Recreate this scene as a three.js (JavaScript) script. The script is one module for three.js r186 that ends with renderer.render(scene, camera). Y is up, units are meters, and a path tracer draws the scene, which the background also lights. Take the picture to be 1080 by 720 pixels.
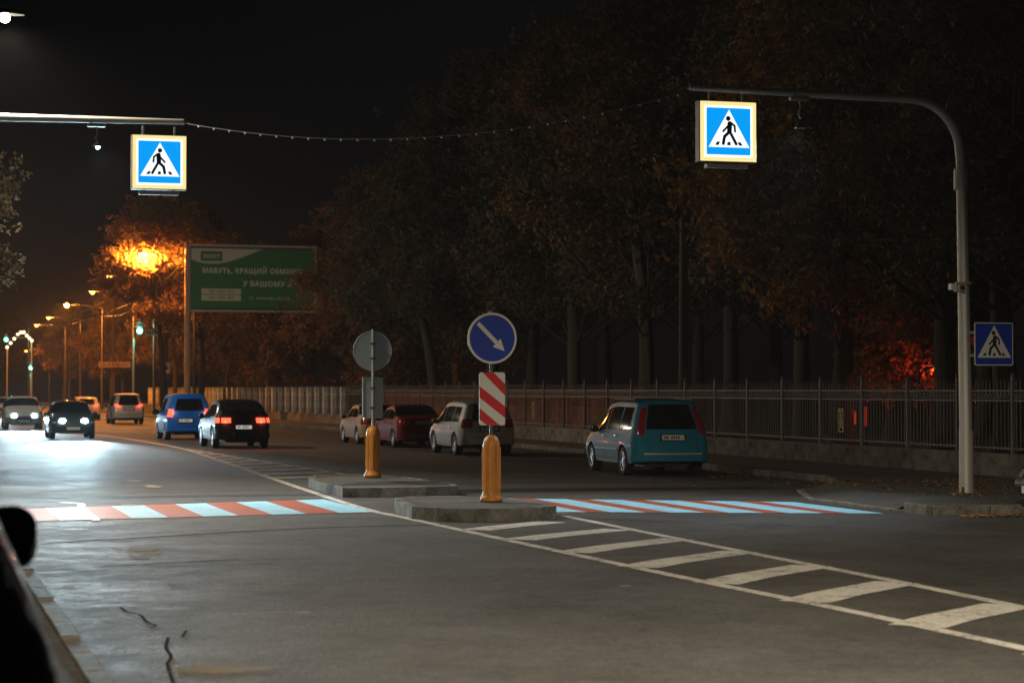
import * as THREE from 'three';
import { mergeGeometries, mergeVertices } from 'three/addons/utils/BufferGeometryUtils.js';
import { RoundedBoxGeometry } from 'three/addons/geometries/RoundedBoxGeometry.js';

// ---------------------------------------------------------------- camera, sky, exposure
const scene = new THREE.Scene();
const FOC = 2250, EYE = 1.95, YAW = Math.atan(640 / FOC), PITCH = Math.atan(51 / FOC);
const camera = new THREE.PerspectiveCamera(2 * Math.atan(360 / FOC) * 180 / Math.PI, 1024 / 682, 0.3, 2500);
camera.position.set(0, EYE, 0);
camera.rotation.order = 'YXZ';
camera.rotation.set(PITCH, -YAW, 0);
camera.focus = 37; camera.userData.fStop = 2.2;
scene.add(camera);

const renderer = new THREE.WebGLRenderer({ antialias: true });
renderer.toneMapping = THREE.LinearToneMapping;
renderer.toneMappingExposure = 1.0;
renderer.shadowMap.enabled = true;
renderer.setSize(1024, 682);

{ // night sky: almost black, a little paler toward the horizon all round
  const W = 64, H = 32, d = new Float32Array(W * H * 4);
  for (let r = 0; r < H; r++) { const up = Math.max(0, (r + 0.5) / H * 2 - 1), k = 1 + 0.5 * Math.pow(1 - up, 4);
    for (let c = 0; c < W; c++) d.set([0.0011 * k, 0.0012 * k, 0.0015 * k, 1], (r * W + c) * 4); }
  const t = new THREE.DataTexture(d, W, H, THREE.RGBAFormat, THREE.FloatType);
  t.mapping = THREE.EquirectangularReflectionMapping; t.magFilter = THREE.LinearFilter; t.needsUpdate = true;
  scene.background = t; scene.environment = t;
}
const moon = new THREE.DirectionalLight(new THREE.Color(0.8, 0.88, 1), 0.006);
moon.position.set(-60, 90, 50); moon.target.position.set(10, 0, -50); moon.castShadow = true;
Object.assign(moon.shadow.camera, { left: -120, right: 120, top: 120, bottom: -120, far: 400 });
scene.add(moon, moon.target);
scene.fog = new THREE.FogExp2(0xdfe3e6, 0.0002);

// ---------------------------------------------------------------- helpers
let seed = 7;
const rnd = () => { seed = (seed * 1664525 + 1013904223) >>> 0; return seed / 4294967296; };
const rr = (a, b) => a + (b - a) * rnd();
const lerp = (a, b, t) => a + (b - a) * t, clamp = (x, a, b) => Math.min(b, Math.max(a, x));
const V = (x, y, z) => new THREE.Vector3(x, y, z);
function ray(px, py) { // a direction through a pixel of the 1080 x 720 photograph
  return V((px - 540) / FOC, (360 - py) / FOC, -1).applyEuler(new THREE.Euler(PITCH, -YAW, 0, 'YXZ'));
}
function G(px, py, h = 0) { const r = ray(px, py), t = (h - EYE) / r.y; return [r.x * t, -r.z * t]; }        // on the ground: [lateral, ahead]
function onLat(px, py, lat) { const r = ray(px, py), t = lat / r.x; return [lat, EYE + r.y * t, -r.z * t]; } // on a plane along the road
const used = {};
function numbered(n) { used[n] = (used[n] ?? -1) + 1; return used[n] ? n + '_' + String(used[n]).padStart(3, '0') : n; }
const shade = (o) => { o.castShadow = o.receiveShadow = true; return o; };
function tag(o, label, category, group, kind) { o.userData.label = label; o.userData.category = category; if (group) o.userData.group = group; if (kind) o.userData.kind = kind; return o; }
function thing(name, label, category, [x, y, z] = [0, 0, 0], turn = 0, group) {
  const o = new THREE.Group(); o.name = numbered(name); o.position.set(x, y, z); o.rotation.y = turn; scene.add(o);
  return tag(o, label, category, group);
}
function part(name, geos, m, parent) {
  const list = [].concat(geos); let g = list[0];
  if (list.length > 1) g = mergeGeometries(list.map((a) => { const b = a.index ? a.toNonIndexed() : a.clone(); for (const k of Object.keys(b.attributes)) if (!['position', 'normal', 'uv'].includes(k)) b.deleteAttribute(k); if (!b.attributes.uv) b.setAttribute('uv', new THREE.BufferAttribute(new Float32Array(b.attributes.position.count * 2), 2)); return b; }));
  const o = shade(new THREE.Mesh(g, m)); o.name = name; parent.add(o); return o;
}
function struct(name, geos, m) { const o = part(numbered(name), geos, m, scene); o.userData.kind = 'structure'; return o; }
const box = (w, h, d, x = 0, y = 0, z = 0) => new THREE.BoxGeometry(w, h, d).translate(x, y, z);
const rbox = (w, h, d, x, y, z, r = 0.01, s = 2) => new RoundedBoxGeometry(w, h, d, s, r).translate(x, y, z);
const cyl = (r0, r1, h, x = 0, y = 0, z = 0, n = 16) => new THREE.CylinderGeometry(r1, r0, h, n).translate(x, y + h / 2, z);
function tube(pts, r, n = 32, rad = 8, closed = false) { return new THREE.TubeGeometry(new THREE.CatmullRomCurve3(pts.map((p) => p.isVector3 ? p : V(...p)), closed), n, r, rad, closed); }
function polyXZ(pts, y, uvS = 1) { // flat polygon, pts [lateral, ahead], facing up
  const s = new THREE.Shape(pts.map(([x, d]) => new THREE.Vector2(x, d)));
  const g = new THREE.ShapeGeometry(s); g.rotateX(-Math.PI / 2); g.translate(0, y, 0);
  const p = g.attributes.position, uv = new Float32Array(p.count * 2);
  for (let i = 0; i < p.count; i++) { uv[i * 2] = p.getX(i) * uvS; uv[i * 2 + 1] = -p.getZ(i) * uvS; }
  g.setAttribute('uv', new THREE.BufferAttribute(uv, 2)); return g;
}
function slab(pts, y0, y1, bev = 0.012) { // raised slab with bevelled top edge
  const s = new THREE.Shape(pts.map(([x, d]) => new THREE.Vector2(x, d)));
  const g = new THREE.ExtrudeGeometry(s, { depth: y1 - y0 - bev, bevelEnabled: bev > 0, bevelThickness: bev, bevelSize: bev, bevelOffset: -bev, bevelSegments: 2 });
  g.rotateX(-Math.PI / 2); g.translate(0, y0, 0); return metricUV(g);
}
function metricUV(g) { // box-mapped uv in metres
  if (g.index) g = g.toNonIndexed();
  if (!g.attributes.normal) g.computeVertexNormals();
  const p = g.attributes.position, n = g.attributes.normal, uv = new Float32Array(p.count * 2);
  for (let i = 0; i < p.count; i += 3) {
    const nx = Math.abs(n.getX(i) + n.getX(i + 1) + n.getX(i + 2)), ny = Math.abs(n.getY(i) + n.getY(i + 1) + n.getY(i + 2)), nz = Math.abs(n.getZ(i) + n.getZ(i + 1) + n.getZ(i + 2));
    for (let k = i; k < i + 3; k++) {
      const [a, b] = ny >= nx && ny >= nz ? [p.getX(k), -p.getZ(k)] : nx >= nz ? [p.getZ(k), p.getY(k)] : [p.getX(k), p.getY(k)];
      uv[k * 2] = a; uv[k * 2 + 1] = b;
    }
  }
  g.setAttribute('uv', new THREE.BufferAttribute(uv, 2)); return g;
}
// value noise that tiles
function noiseField(n, cells, sd) {
  let s = sd; const r = () => { s = (s * 1664525 + 1013904223) >>> 0; return s / 4294967296; };
  const g = Float32Array.from({ length: cells * cells }, r), o = new Float32Array(n * n), sm = (t) => t * t * (3 - 2 * t);
  for (let y = 0; y < n; y++) for (let x = 0; x < n; x++) {
    const fx = x / n * cells, fy = y / n * cells, ix = Math.floor(fx), iy = Math.floor(fy), tx = sm(fx - ix), ty = sm(fy - iy), a = (i, j) => g[((iy + j) % cells) * cells + (ix + i) % cells];
    o[y * n + x] = lerp(lerp(a(0, 0), a(1, 0), tx), lerp(a(0, 1), a(1, 1), tx), ty);
  }
  return o;
}
function noiseTex(n, layers, sd, fn, metres, srgb = true) { // layers [[cells, weight]...] -> fn(value, fine) -> [r,g,b]
  const f = new Float32Array(n * n); let tw = 0;
  layers.forEach(([c, w], i) => { const q = noiseField(n, c, sd + i * 97); for (let k = 0; k < f.length; k++) f[k] += q[k] * w; tw += w; });
  const fine = noiseField(n, n, sd + 999), d = new Uint8Array(n * n * 4);
  for (let k = 0; k < f.length; k++) { const c = fn(f[k] / tw, fine[k], k % n / n, Math.floor(k / n) / n); for (let j = 0; j < 3; j++) d[k * 4 + j] = clamp(c[j] * 255, 0, 255); d[k * 4 + 3] = 255; }
  const t = new THREE.DataTexture(d, n, n); t.wrapS = t.wrapT = THREE.RepeatWrapping; t.magFilter = THREE.LinearFilter; t.minFilter = THREE.LinearMipmapLinearFilter; t.generateMipmaps = true;
  if (srgb) t.colorSpace = THREE.SRGBColorSpace; t.repeat.set(1 / metres, 1 / metres); t.needsUpdate = true; return t;
}
const toS = (l) => l <= 0.0031308 ? l * 12.92 : 1.055 * Math.pow(l, 1 / 2.4) - 0.055;
const C = (r, g, b) => new THREE.Color().setRGB(r, g, b);
const mat = (r, g, b, rough = 0.7, metal = 0, extra = {}) => new THREE.MeshStandardMaterial({ color: C(r, g, b), roughness: rough, metalness: metal, ...extra });
const glow = (r, g, b, k) => new THREE.MeshStandardMaterial({ color: C(0.02, 0.02, 0.02), emissive: C(r, g, b), emissiveIntensity: k, roughness: 0.4 });
function canvasTex(w, h, draw) { const c = document.createElement('canvas'); c.width = w; c.height = h; draw(c.getContext('2d'), w, h); const t = new THREE.CanvasTexture(c); t.colorSpace = THREE.SRGBColorSpace; return t; }

// ---------------------------------------------------------------- materials
const grey3 = (a) => [a, a, a];
const asphaltMap = noiseTex(1024, [[5, 1], [19, 0.8], [64, 0.7], [220, 0.8]], 11, (v, f) => { let l = 0.085 + (v - 0.5) * 0.09 + (f - 0.5) * 0.05; if (f > 0.985) l += 0.12; return [toS(Math.max(0.02, l)), toS(Math.max(0.02, l * 0.975)), toS(Math.max(0.02, l * 0.93))]; }, 9.7);
const asphaltBump = noiseTex(1024, [[180, 1], [420, 1.2], [24, 0.5]], 37, (v, f) => grey3(v * 0.7 + f * 0.3), 5.3, false);
const asphaltRough = noiseTex(512, [[6, 1], [30, 1], [110, 0.8]], 71, (v, f) => grey3(0.74 + (v - 0.5) * 0.4 + (f - 0.5) * 0.1), 11.3, false);
const concreteMap = noiseTex(512, [[4, 1], [14, 1], [60, 0.7], [200, 0.5]], 53, (v, f) => { const l = Math.max(0.04, 0.24 + (v - 0.5) * 0.5 + (f - 0.5) * 0.08); return [toS(l), toS(l * 0.95), toS(l * 0.86)]; }, 3.1);
const concreteBump = noiseTex(512, [[40, 1], [130, 1]], 59, (v, f) => grey3(v * 0.8 + f * 0.2), 2.3, false);
const paintMap = noiseTex(512, [[8, 1], [40, 1], [150, 1.4]], 83, (v, f) => { const k = v + (f - 0.5) * 0.25, l = k < 0.32 ? 0.2 : 0.64 + (v - 0.5) * 0.25; return [toS(l), toS(l * 0.97), toS(l * 0.9)]; }, 2.7);
const wearTint = noiseTex(512, [[8, 1], [48, 1], [160, 1.2]], 89, (v, f) => { const k = v + (f - 0.5) * 0.2; return grey3(k < 0.28 ? 0.7 : 0.95 + (v - 0.5) * 0.2); }, 2.1);
const M = {
  asphalt: new THREE.MeshPhysicalMaterial({ specularIntensity: 0.4,  map: asphaltMap, bumpMap: asphaltBump, bumpScale: 0.012, roughnessMap: asphaltRough, roughness: 1, vertexColors: true }),
  walkAsphalt: new THREE.MeshPhysicalMaterial({ specularIntensity: 0.5,  map: asphaltMap, bumpMap: asphaltBump, bumpScale: 0.01, roughness: 0.9 }),
  concrete: new THREE.MeshStandardMaterial({ map: concreteMap, bumpMap: concreteBump, bumpScale: 0.01, roughness: 0.9 }),
  darkConcrete: new THREE.MeshStandardMaterial({ map: concreteMap, bumpMap: concreteBump, bumpScale: 0.012, roughness: 0.9, color: C(0.42, 0.42, 0.42) }),
  soil: new THREE.MeshStandardMaterial({ map: noiseTex(256, [[6, 1], [40, 1]], 5, (v) => [toS(0.03 + v * 0.05), toS(0.025 + v * 0.04), toS(0.015 + v * 0.02)], 6), roughness: 1 }),
  line: new THREE.MeshStandardMaterial({ map: paintMap, bumpMap: asphaltBump, bumpScale: 0.004, roughness: 0.6 }),
  blue: new THREE.MeshStandardMaterial({ map: wearTint, color: C(0.37, 0.77, 1.0), roughness: 0.6, bumpMap: asphaltBump, bumpScale: 0.003 }),
  white: new THREE.MeshStandardMaterial({ map: wearTint, color: C(0.82, 0.84, 0.84), roughness: 0.6, bumpMap: asphaltBump, bumpScale: 0.003 }),
  red: new THREE.MeshStandardMaterial({ map: wearTint, color: C(0.43, 0.09, 0.035), roughness: 0.65, bumpMap: asphaltBump, bumpScale: 0.004 }),
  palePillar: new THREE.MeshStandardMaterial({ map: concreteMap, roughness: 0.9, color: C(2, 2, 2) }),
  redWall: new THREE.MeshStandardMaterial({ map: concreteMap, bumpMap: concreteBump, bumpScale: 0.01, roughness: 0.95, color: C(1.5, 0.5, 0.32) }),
  tar: new THREE.MeshPhysicalMaterial({ color: C(0.015, 0.015, 0.015), roughness: 1, specularIntensity: 0.1 }), pale: mat(0.3, 0.27, 0.22, 0.9),
  galv: mat(0.4, 0.39, 0.36, 0.5, 0.35, { bumpMap: concreteBump, bumpScale: 0.002 }), rust: mat(0.09, 0.055, 0.035, 0.9), lampPole: mat(0.09, 0.085, 0.08, 0.7), darkSteel: mat(0.06, 0.06, 0.065, 0.5, 0.4), black: mat(0.012, 0.012, 0.013, 0.6), rubber: mat(0.018, 0.018, 0.018, 0.85),
  bollard: mat(0.5, 0.19, 0.02, 0.5, 0, { map: wearTint,  bumpMap: concreteBump, bumpScale: 0.002 }), fence: mat(0.11, 0.11, 0.108, 0.6, 0.1), signBack: mat(0.26, 0.3, 0.31, 0.55, 0.2), signBlue: mat(0.006, 0.035, 0.34, 0.45), signWhite: mat(0.6, 0.6, 0.58, 0.45), signRed: mat(0.5, 0.012, 0.015, 0.45),
  wood: new THREE.MeshStandardMaterial({ color: C(0.12, 0.085, 0.055), roughness: 0.95, bumpMap: concreteBump, bumpScale: 0.02 }), bark: new THREE.MeshStandardMaterial({ color: C(0.07, 0.055, 0.042), roughness: 1, bumpMap: concreteBump, bumpScale: 0.03 }),
  glass: new THREE.MeshPhysicalMaterial({ color: C(0.006, 0.007, 0.008), roughness: 0.06, clearcoat: 1, clearcoatRoughness: 0.02 }),
  paleTrim: mat(0.45, 0.46, 0.46, 0.35, 0.2), chrome: mat(0.7, 0.7, 0.7, 0.18, 1), rim: mat(0.5, 0.5, 0.52, 0.3, 0.85), trim: mat(0.02, 0.02, 0.021, 0.55), plate: mat(0.55, 0.55, 0.52, 0.45),
  tail: new THREE.MeshPhysicalMaterial({ color: C(0.28, 0.012, 0.01), roughness: 0.15, clearcoat: 1 }), lens: new THREE.MeshPhysicalMaterial({ color: C(0.5, 0.52, 0.55), roughness: 0.1, metalness: 0.5, clearcoat: 1 }),
  tailLit: glow(1, 0.09, 0.04, 2.6), headLit: glow(0.6, 0.88, 1, 60),
};

// ---------------------------------------------------------------- the setting
struct('ground', new THREE.PlaneGeometry(1600, 1600).rotateX(-Math.PI / 2).translate(0, -0.03, -300), M.soil);
const SIDE = 30.1; // the side road meets the kerb here
const road = (() => {
  // one sheet: main road and the mouth of the side road, finely divided for patches in the asphalt
  const xs = [], ds = []; for (let x = 1.1; x <= 20.6; x += 0.5) xs.push(x); for (let d = -30; d < 70; d += 0.5) ds.push(d); for (let d = 70; d <= 430; d += 4) ds.push(d);
  const nA = noiseField(256, 9, 301), nB = noiseField(256, 33, 302), at = (f, x, d) => f[(Math.floor(d * 4 + 4000) % 256) * 256 + Math.floor(x * 7 + 1000) % 256];
  const pos = [], col = [], uv = [], idx = [];
  for (const d of ds) for (const x of xs) {
    pos.push(x, 0, -d); uv.push(x, d);
    let k = 0.72 + 0.4 * at(nA, x, d) + 0.2 * at(nB, x, d);
    if (x > 10 && x < 15.2 && d < 47) k *= 0.8;       // newer, darker asphalt in the far lanes
    if (x > 15.2 && d > 38 && d < 100) k *= 0.9;
    col.push(k, k, k);
  }
  for (let j = 0; j < ds.length - 1; j++) for (let i = 0; i < xs.length - 1; i++) { const a = j * xs.length + i, b = a + xs.length; idx.push(a, a + 1, b, a + 1, b + 1, b); }
  const g = new THREE.BufferGeometry(); g.setAttribute('position', new THREE.Float32BufferAttribute(pos, 3)); g.setAttribute('color', new THREE.Float32BufferAttribute(col, 3)); g.setAttribute('uv', new THREE.Float32BufferAttribute(uv, 2)); g.setIndex(idx); g.computeVertexNormals();
  return struct('road', g, M.asphalt);
})();
struct('side_road', polyXZ([[20.6, 5], [60, 5], [60, SIDE - 0.05], [20.6, SIDE - 0.05]], 0), M.walkAsphalt);

// right pavement: raised slab, lowered ramp at the crossing, kerb stones along its edge
const edgeR = [[16.6, 420], [16.6, 118], [20.1, 104], [20.1, 62], [18.85, 46.6], [18.95, 41.7], [18.0, 39.3]];
const rampLow = [[18.0, 39.3], [16.6, 38.0], [15.52, 35.0], [15.36, 31.4]], rampHigh = [[18.0, 39.3], [17.3, 37.7], [16.5, 35.0], [16.25, 31.6]];
const pavR = struct('pavement_right', slab([...edgeR, ...rampHigh.slice(1), [15.5, 31.2], [15.5, SIDE + 0.2], [22.2, SIDE + 0.1], [22.2, 420]].map(([x, d]) => [x, d]), -0.02, 0.13), M.walkAsphalt);
{
  const pos = [], uv = []; const q = (a) => { pos.push(a[0], a[2], -a[1]); uv.push(a[0], a[1]); };
  for (let i = 0; i < 3; i++) { const a = [...rampLow[i], i ? 0.025 : 0.12], b = [...rampLow[i + 1], 0.025], c = [...rampHigh[i + 1], 0.128], e = [...rampHigh[i], 0.128]; for (const v of [a, c, b, a, e, c]) q(v); }
  { const a = [...rampLow[3], 0.025], b = [...rampHigh[3], 0.128], c = [15.5, 31.2, 0.128]; for (const v of [a, b, c]) q(v); }
  const g = new THREE.BufferGeometry(); g.setAttribute('position', new THREE.Float32BufferAttribute(pos, 3)); g.setAttribute('uv', new THREE.Float32BufferAttribute(uv, 2)); g.computeVertexNormals();
  part('ramp', g, M.walkAsphalt, pavR);
}
const stoneGeo = [0, 1, 2].map((k) => metricUV(new RoundedBoxGeometry(0.15, 0.3, 0.985, 2, 0.018).translate(0, 0, 0)).translate(0, 0, 0));
const lowStone = metricUV(new RoundedBoxGeometry(0.12, 0.3, 0.985, 2, 0.02));
const kerbMats = [0.5, 0.62, 0.74].map((k) => new THREE.MeshStandardMaterial({ map: concreteMap, bumpMap: concreteBump, bumpScale: 0.015, roughness: 0.92, color: C(k, k, k * 0.97) }));
function kerbLine(pts, top, parent, geo = stoneGeo[0], mats = kerbMats) {
  for (let i = 0; i + 1 < pts.length; i++) {
    const [x0, d0] = pts[i], [x1, d1] = pts[i + 1], len = Math.hypot(x1 - x0, d1 - d0), n = Math.max(1, Math.round(len)), a = Math.atan2(x1 - x0, d1 - d0);
    for (let k = 0; k < n; k++) {
      const t = (k + 0.5) / n, o = part('kerb_stone', geo, mats[Math.floor(rnd() * mats.length)], parent);
      o.position.set(lerp(x0, x1, t), top - 0.15 + rr(-0.006, 0.004), -lerp(d0, d1, t)); o.rotation.set(0, -a + rr(-0.006, 0.006), 0); o.scale.z = len / n;
    }
  }
}
kerbLine([[16.52, 160], [16.52, 118], [20.02, 104], [20.02, 62], [18.77, 46.6], [18.87, 41.75], [17.95, 39.35]].map((p) => p), 0.142, pavR);
kerbLine([[17.9, 39.25], [16.55, 37.95], [15.46, 35.0], [15.3, 31.35], [15.42, 30.75]], 0.045, pavR, lowStone);
kerbLine([[15.42, SIDE + 0.12], [22.1, SIDE + 0.02]], 0.15, pavR);
kerbLine([[15.42, SIDE + 0.2], [15.42, 31.1]], 0.15, pavR);

// left pavement with its kerb stones
const pavL = struct('pavement_left', slab([[-6, -20], [1.1, -20], [1.1, 420], [-6, 420]], -0.02, 0.13), M.walkAsphalt);
{ const far = metricUV(box(0.16, 0.3, 300, 1.18, -0.01, -240)); const f = part('kerb', far, kerbMats[0], pavL); void f; }
kerbLine([[1.18, 8], [1.18, 90]], 0.145, pavL, metricUV(new RoundedBoxGeometry(0.16, 0.3, 0.98, 2, 0.02)), [0.5, 0.58, 0.66].map((k) => new THREE.MeshStandardMaterial({ map: concreteMap, bumpMap: concreteBump, bumpScale: 0.02, roughness: 0.8, color: C(k, k, k) })));
// park floor behind the wall
struct('park_ground', slab([[22.5, SIDE - 4], [90, SIDE - 4], [90, 420], [22.5, 420]], -0.02, 0.3, 0), M.soil);

// ---------------------------------------------------------------- road markings (parts of the road)
const sheet = (name, pts, y, m, label) => { const o = part(name, polyXZ(pts, y), m, road); if (label) o.userData.label = label; return o; };
function ribbon(pts, w, y) { // a painted line of constant width through [lateral, ahead] points
  const c = new THREE.CatmullRomCurve3(pts.map(([x, d]) => V(x, 0, -d)), false, 'centripetal'), n = pts.length * 10, pos = [], uv = [], idx = [];
  for (let i = 0; i <= n; i++) { const p = c.getPoint(i / n), t = c.getTangent(i / n), nx = -t.z, nz = t.x, l = Math.hypot(nx, nz) || 1; for (const s of [-1, 1]) { const x = p.x + nx / l * w / 2 * s, z = p.z + nz / l * w / 2 * s; pos.push(x, y, z); uv.push(x, -z); } }
  for (let i = 0; i < n; i++) { const a = i * 2; idx.push(a, a + 2, a + 1, a + 1, a + 2, a + 3); }
  const g = new THREE.BufferGeometry(); g.setAttribute('position', new THREE.Float32BufferAttribute(pos, 3)); g.setAttribute('uv', new THREE.Float32BufferAttribute(uv, 2)); g.setIndex(idx); g.computeVertexNormals();
  if (g.attributes.normal.getY(0) < 0) { g.setIndex(idx.map((_, i) => idx[i - i % 3 + 2 - i % 3])); g.computeVertexNormals(); }
  return g;
}
part('median_line', ribbon([[8.15, 14.0], [8.02, 17.5], [7.83, 20.2], [7.6, 25], [7.33, 32], [7.25, 34], [7.55, 41.8], [7.85, 48.1], [8.5, 62], [8.84, 71.1], [8.6, 84], [7.9, 97]], 0.16, 0.003), M.line, road);
part('median_line', ribbon([[8.3, 8], [8.15, 14.0]], 0.16, 0.003), M.line, road);
part('median_line', ribbon([[9.66, 8], [9.66, 17.2], [9.72, 19.9], [9.73, 24.1], [9.81, 31.5]], 0.16, 0.003), M.line, road);
part('median_line', ribbon([[9.8, 46.8], [9.72, 51.2], [9.52, 55.1], [9.25, 62], [8.9, 70.6]], 0.16, 0.003), M.line, road);
part('median_line', ribbon([[7.9, 97], [7.4, 120], [7.2, 160], [7.2, 260]], 0.15, 0.003), M.line, road);
const hatch = [[[7.61, 28.72], [9.21, 30.09]], [[7.67, 26.75], [9.6, 28.21]], [[7.7, 24.47], [9.72, 26.15]], [[7.75, 22.27], [9.7, 23.9]], [[7.86, 20.18], [9.68, 21.75]], [[7.95, 18.21], [9.68, 19.65]], [[8.03, 16.09], [9.64, 17.3]], [[8.1, 14.0], [9.62, 15.2]]];
for (const [[x0, d0], [x1, d1]] of hatch) part('hatch_stripe', ribbon([[x0, d0 - 0.05], [lerp(x0, x1, 0.35), lerp(d0, d1, 0.4)], [lerp(x0, x1, 0.7), lerp(d0, d1, 0.76)], [x1, d1 + 0.1]], 0.5, 0.0048), M.line, road);
for (let d = 46.8; d < 69; d += 2.15) { const xa = lerp(7.82, 8.86, (d - 46.8) / 23) + 0.02, xb = lerp(9.86, 8.9, Math.max(0, d - 48) / 23) - 0.02; if (xb - xa > 0.2) part('hatch_stripe', ribbon([[xa, d], [lerp(xa, xb, 0.5), d + 0.35], [xb, d + 1.1]], 0.5, 0.0048), M.line, road); }
// two-colour crossing, left half and right half
const nearL = (x) => 32.55 + (x - 2.2) * 0.17, farL = (x) => 35.9 + (x - 2.2) * 0.32;
const leftBands = []; for (let x = 1.3, k = 0; x < 7.15; k++) { const w = k ? 0.55 : 0.38, x1 = Math.min(7.18, x + w); leftBands.push([x, x1, k]); x = x1; }
for (const [x0, x1, k] of leftBands) sheet('crossing_stripe', [[x0, nearL(x0)], [x1, nearL(x1)], [x1, farL(x1)], [x0, farL(x0)]], 0.004, k % 2 ? M.red : k < 3 ? M.white : M.blue);
const nearR = (x) => 32.58 - (x - 10.05) * 0.37, farR = (x) => 37.1 - (x - 10.05) * 0.57;
for (let k = 0; k < 6; k++) {
  const a = 9.95 + k * 0.88, b = a + 0.52, c = Math.min(a + 0.88, 14.95);
  sheet('crossing_stripe', [[a, nearR(a)], [b, nearR(b)], [b, farR(b)], [a, farR(a)]], 0.004, M.blue);
  if (k < 5) sheet('crossing_stripe', [[b, nearR(b)], [c, nearR(c)], [c, farR(c)], [b, farR(b)]], 0.004, M.red);
}
// worn white remnants, tar-filled cracks and a broken pale patch
function blotch(cx, cd, rx, rd, n, j) { const p = []; for (let i = 0; i < n; i++) { const a = i / n * 6.283, k = rr(1 - j, 1 + j * 0.4); p.push([cx + Math.cos(a) * rx * k, cd + Math.sin(a) * rd * k]); } return p; }
for (const [px, py, a, b] of [[150, 579, 0.24, 0.35], [160, 583, 0.2, 0.22], [146, 587, 0.13, 0.2], [167, 578, 0.13, 0.14], [124, 579, 0.08, 0.1], [135, 533, 0.15, 0.4], [160, 513, 0.22, 0.6], [140, 507, 0.2, 0.5], [205, 586, 0.06, 0.1], [183, 617, 0.09, 0.06], [320, 646, 0.07, 0.05], [660, 618, 0.06, 0.05], [69, 614, 0.07, 0.06], [100, 690, 0.06, 0.04]]) sheet('paint_remnant', blotch(...G(px, py), a, b, 11, 0.5), 0.004, M.pale);
for (const pts of [[[126, 640], [136, 646], [146, 648], [155, 656], [165, 660]], [[165, 660], [158, 662]], [[177, 672], [175, 684], [180, 692], [176, 700]], [[196, 665], [192, 672]], [[176, 700], [182, 720]], [[150, 596], [250, 590]]]) part('crack', ribbon(pts.map((p) => G(...p)), 0.028, 0.0025), M.tar, road);
part('crack', ribbon([[40, 574], [150, 567], [330, 557], [470, 553]].map((p) => G(...p)), 0.09, 0.0035), M.tar, road);
part('crack', ribbon([[38, 603], [120, 597], [230, 591], [330, 590]].map((p) => G(...p)), 0.035, 0.0035), M.tar, road);
part('crack', ribbon([[245, 648], [300, 645]].map((p) => G(...p)), 0.02, 0.0035), M.pale, road);
sheet('asphalt_patch', blotch(...G(225, 706), 0.4, 0.3, 41, 0.55), 0.0025, mat(0.15, 0.135, 0.11, 1));
{ // bent white arrow remnant across the left half of the crossing
  part('arrow_marking', ribbon([[64, 530], [82, 531], [85, 536], [99, 546], [101, 549]].map((p) => G(...p)), 0.13, 0.0065), M.white, road);
}

// ---------------------------------------------------------------- traffic islands
function island(pts, h, label) {
  const o = thing('traffic_island', label, 'traffic island', [0, 0, 0], 0, 'traffic islands in the median');
  const inner = pts, c = inner.reduce((a, p) => [a[0] + p[0] / inner.length, a[1] + p[1] / inner.length], [0, 0]);
  const shrink = inner.map(([x, d]) => { const l = Math.hypot(x - c[0], d - c[1]); return [x - (x - c[0]) / l * 0.17, d - (d - c[1]) / l * 0.17]; });
  part('paving', slab(shrink, 0.002, h - 0.012, 0.004), M.walkAsphalt, o);
  for (let i = 0; i < inner.length; i++) { // kerb stones round the edge
    const a = inner[i], b = inner[(i + 1) % inner.length], a2 = shrink[i], b2 = shrink[(i + 1) % inner.length], n = Math.max(1, Math.round(Math.hypot(b[0] - a[0], b[1] - a[1]) / 0.9));
    for (let k = 0; k < n; k++) {
      const t0 = k / n + 0.004, t1 = (k + 1) / n - 0.004, L2 = (p, q, t) => [lerp(p[0], q[0], t), lerp(p[1], q[1], t)];
      part('kerb_stone', slab([L2(a, b, t0), L2(a, b, t1), L2(a2, b2, t1), L2(a2, b2, t0)], 0.002, h + rr(-0.01, 0.006), 0.012), [...kerbMats.slice(0, 2), M.darkConcrete][Math.floor(rnd() * 3)], o);
    }
  }
  return o;
}
island([[7.62, 38.0], [8.3, 37.9], [9.2, 38.1], [9.85, 38.3], [10.0, 39], [9.98, 41.0], [9.7, 43.3], [9.1, 44.4], [8.3, 44.2], [7.8, 42.4], [7.66, 40.2]], 0.18, 'raised concrete median island under the sign seen from behind');
island([[7.5, 33.1], [7.36, 31.4], [7.6, 30.75], [8.1, 30.5], [8.6, 30.5], [9.1, 30.62], [9.52, 31.0], [9.66, 32.0], [9.6, 32.9], [9.2, 33.8], [8.6, 34.3], [8.0, 34.3], [7.66, 33.9]], 0.2, 'raised concrete median island under the blue arrow sign');

// flat figures made of strokes
function strokes(list, depth) { // [[x,y]..., width] in a unit square
  const out = [];
  for (const { p, w } of list) for (let i = 0; i + 1 < p.length; i++) {
    const [x0, y0] = p[i], [x1, y1] = p[i + 1], l = Math.hypot(x1 - x0, y1 - y0), s = new THREE.Shape(), r = w / 2;
    s.absarc(0, 0, r, Math.PI / 2, Math.PI * 1.5); s.absarc(l, 0, r, -Math.PI / 2, Math.PI / 2);
    out.push(new THREE.ExtrudeGeometry(s, { depth: depth + out.length * 0.0002, bevelEnabled: false, curveSegments: 6 }).rotateZ(Math.atan2(y1 - y0, x1 - x0)).translate(x0, y0, 0));
  }
  return out;
}
const disc = (r, x, y, depth, n = 40) => { const s = new THREE.Shape(); s.absarc(0, 0, r, 0, Math.PI * 2); return new THREE.ExtrudeGeometry(s, { depth, bevelEnabled: false, curveSegments: n }).translate(x, y, 0); };
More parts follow.
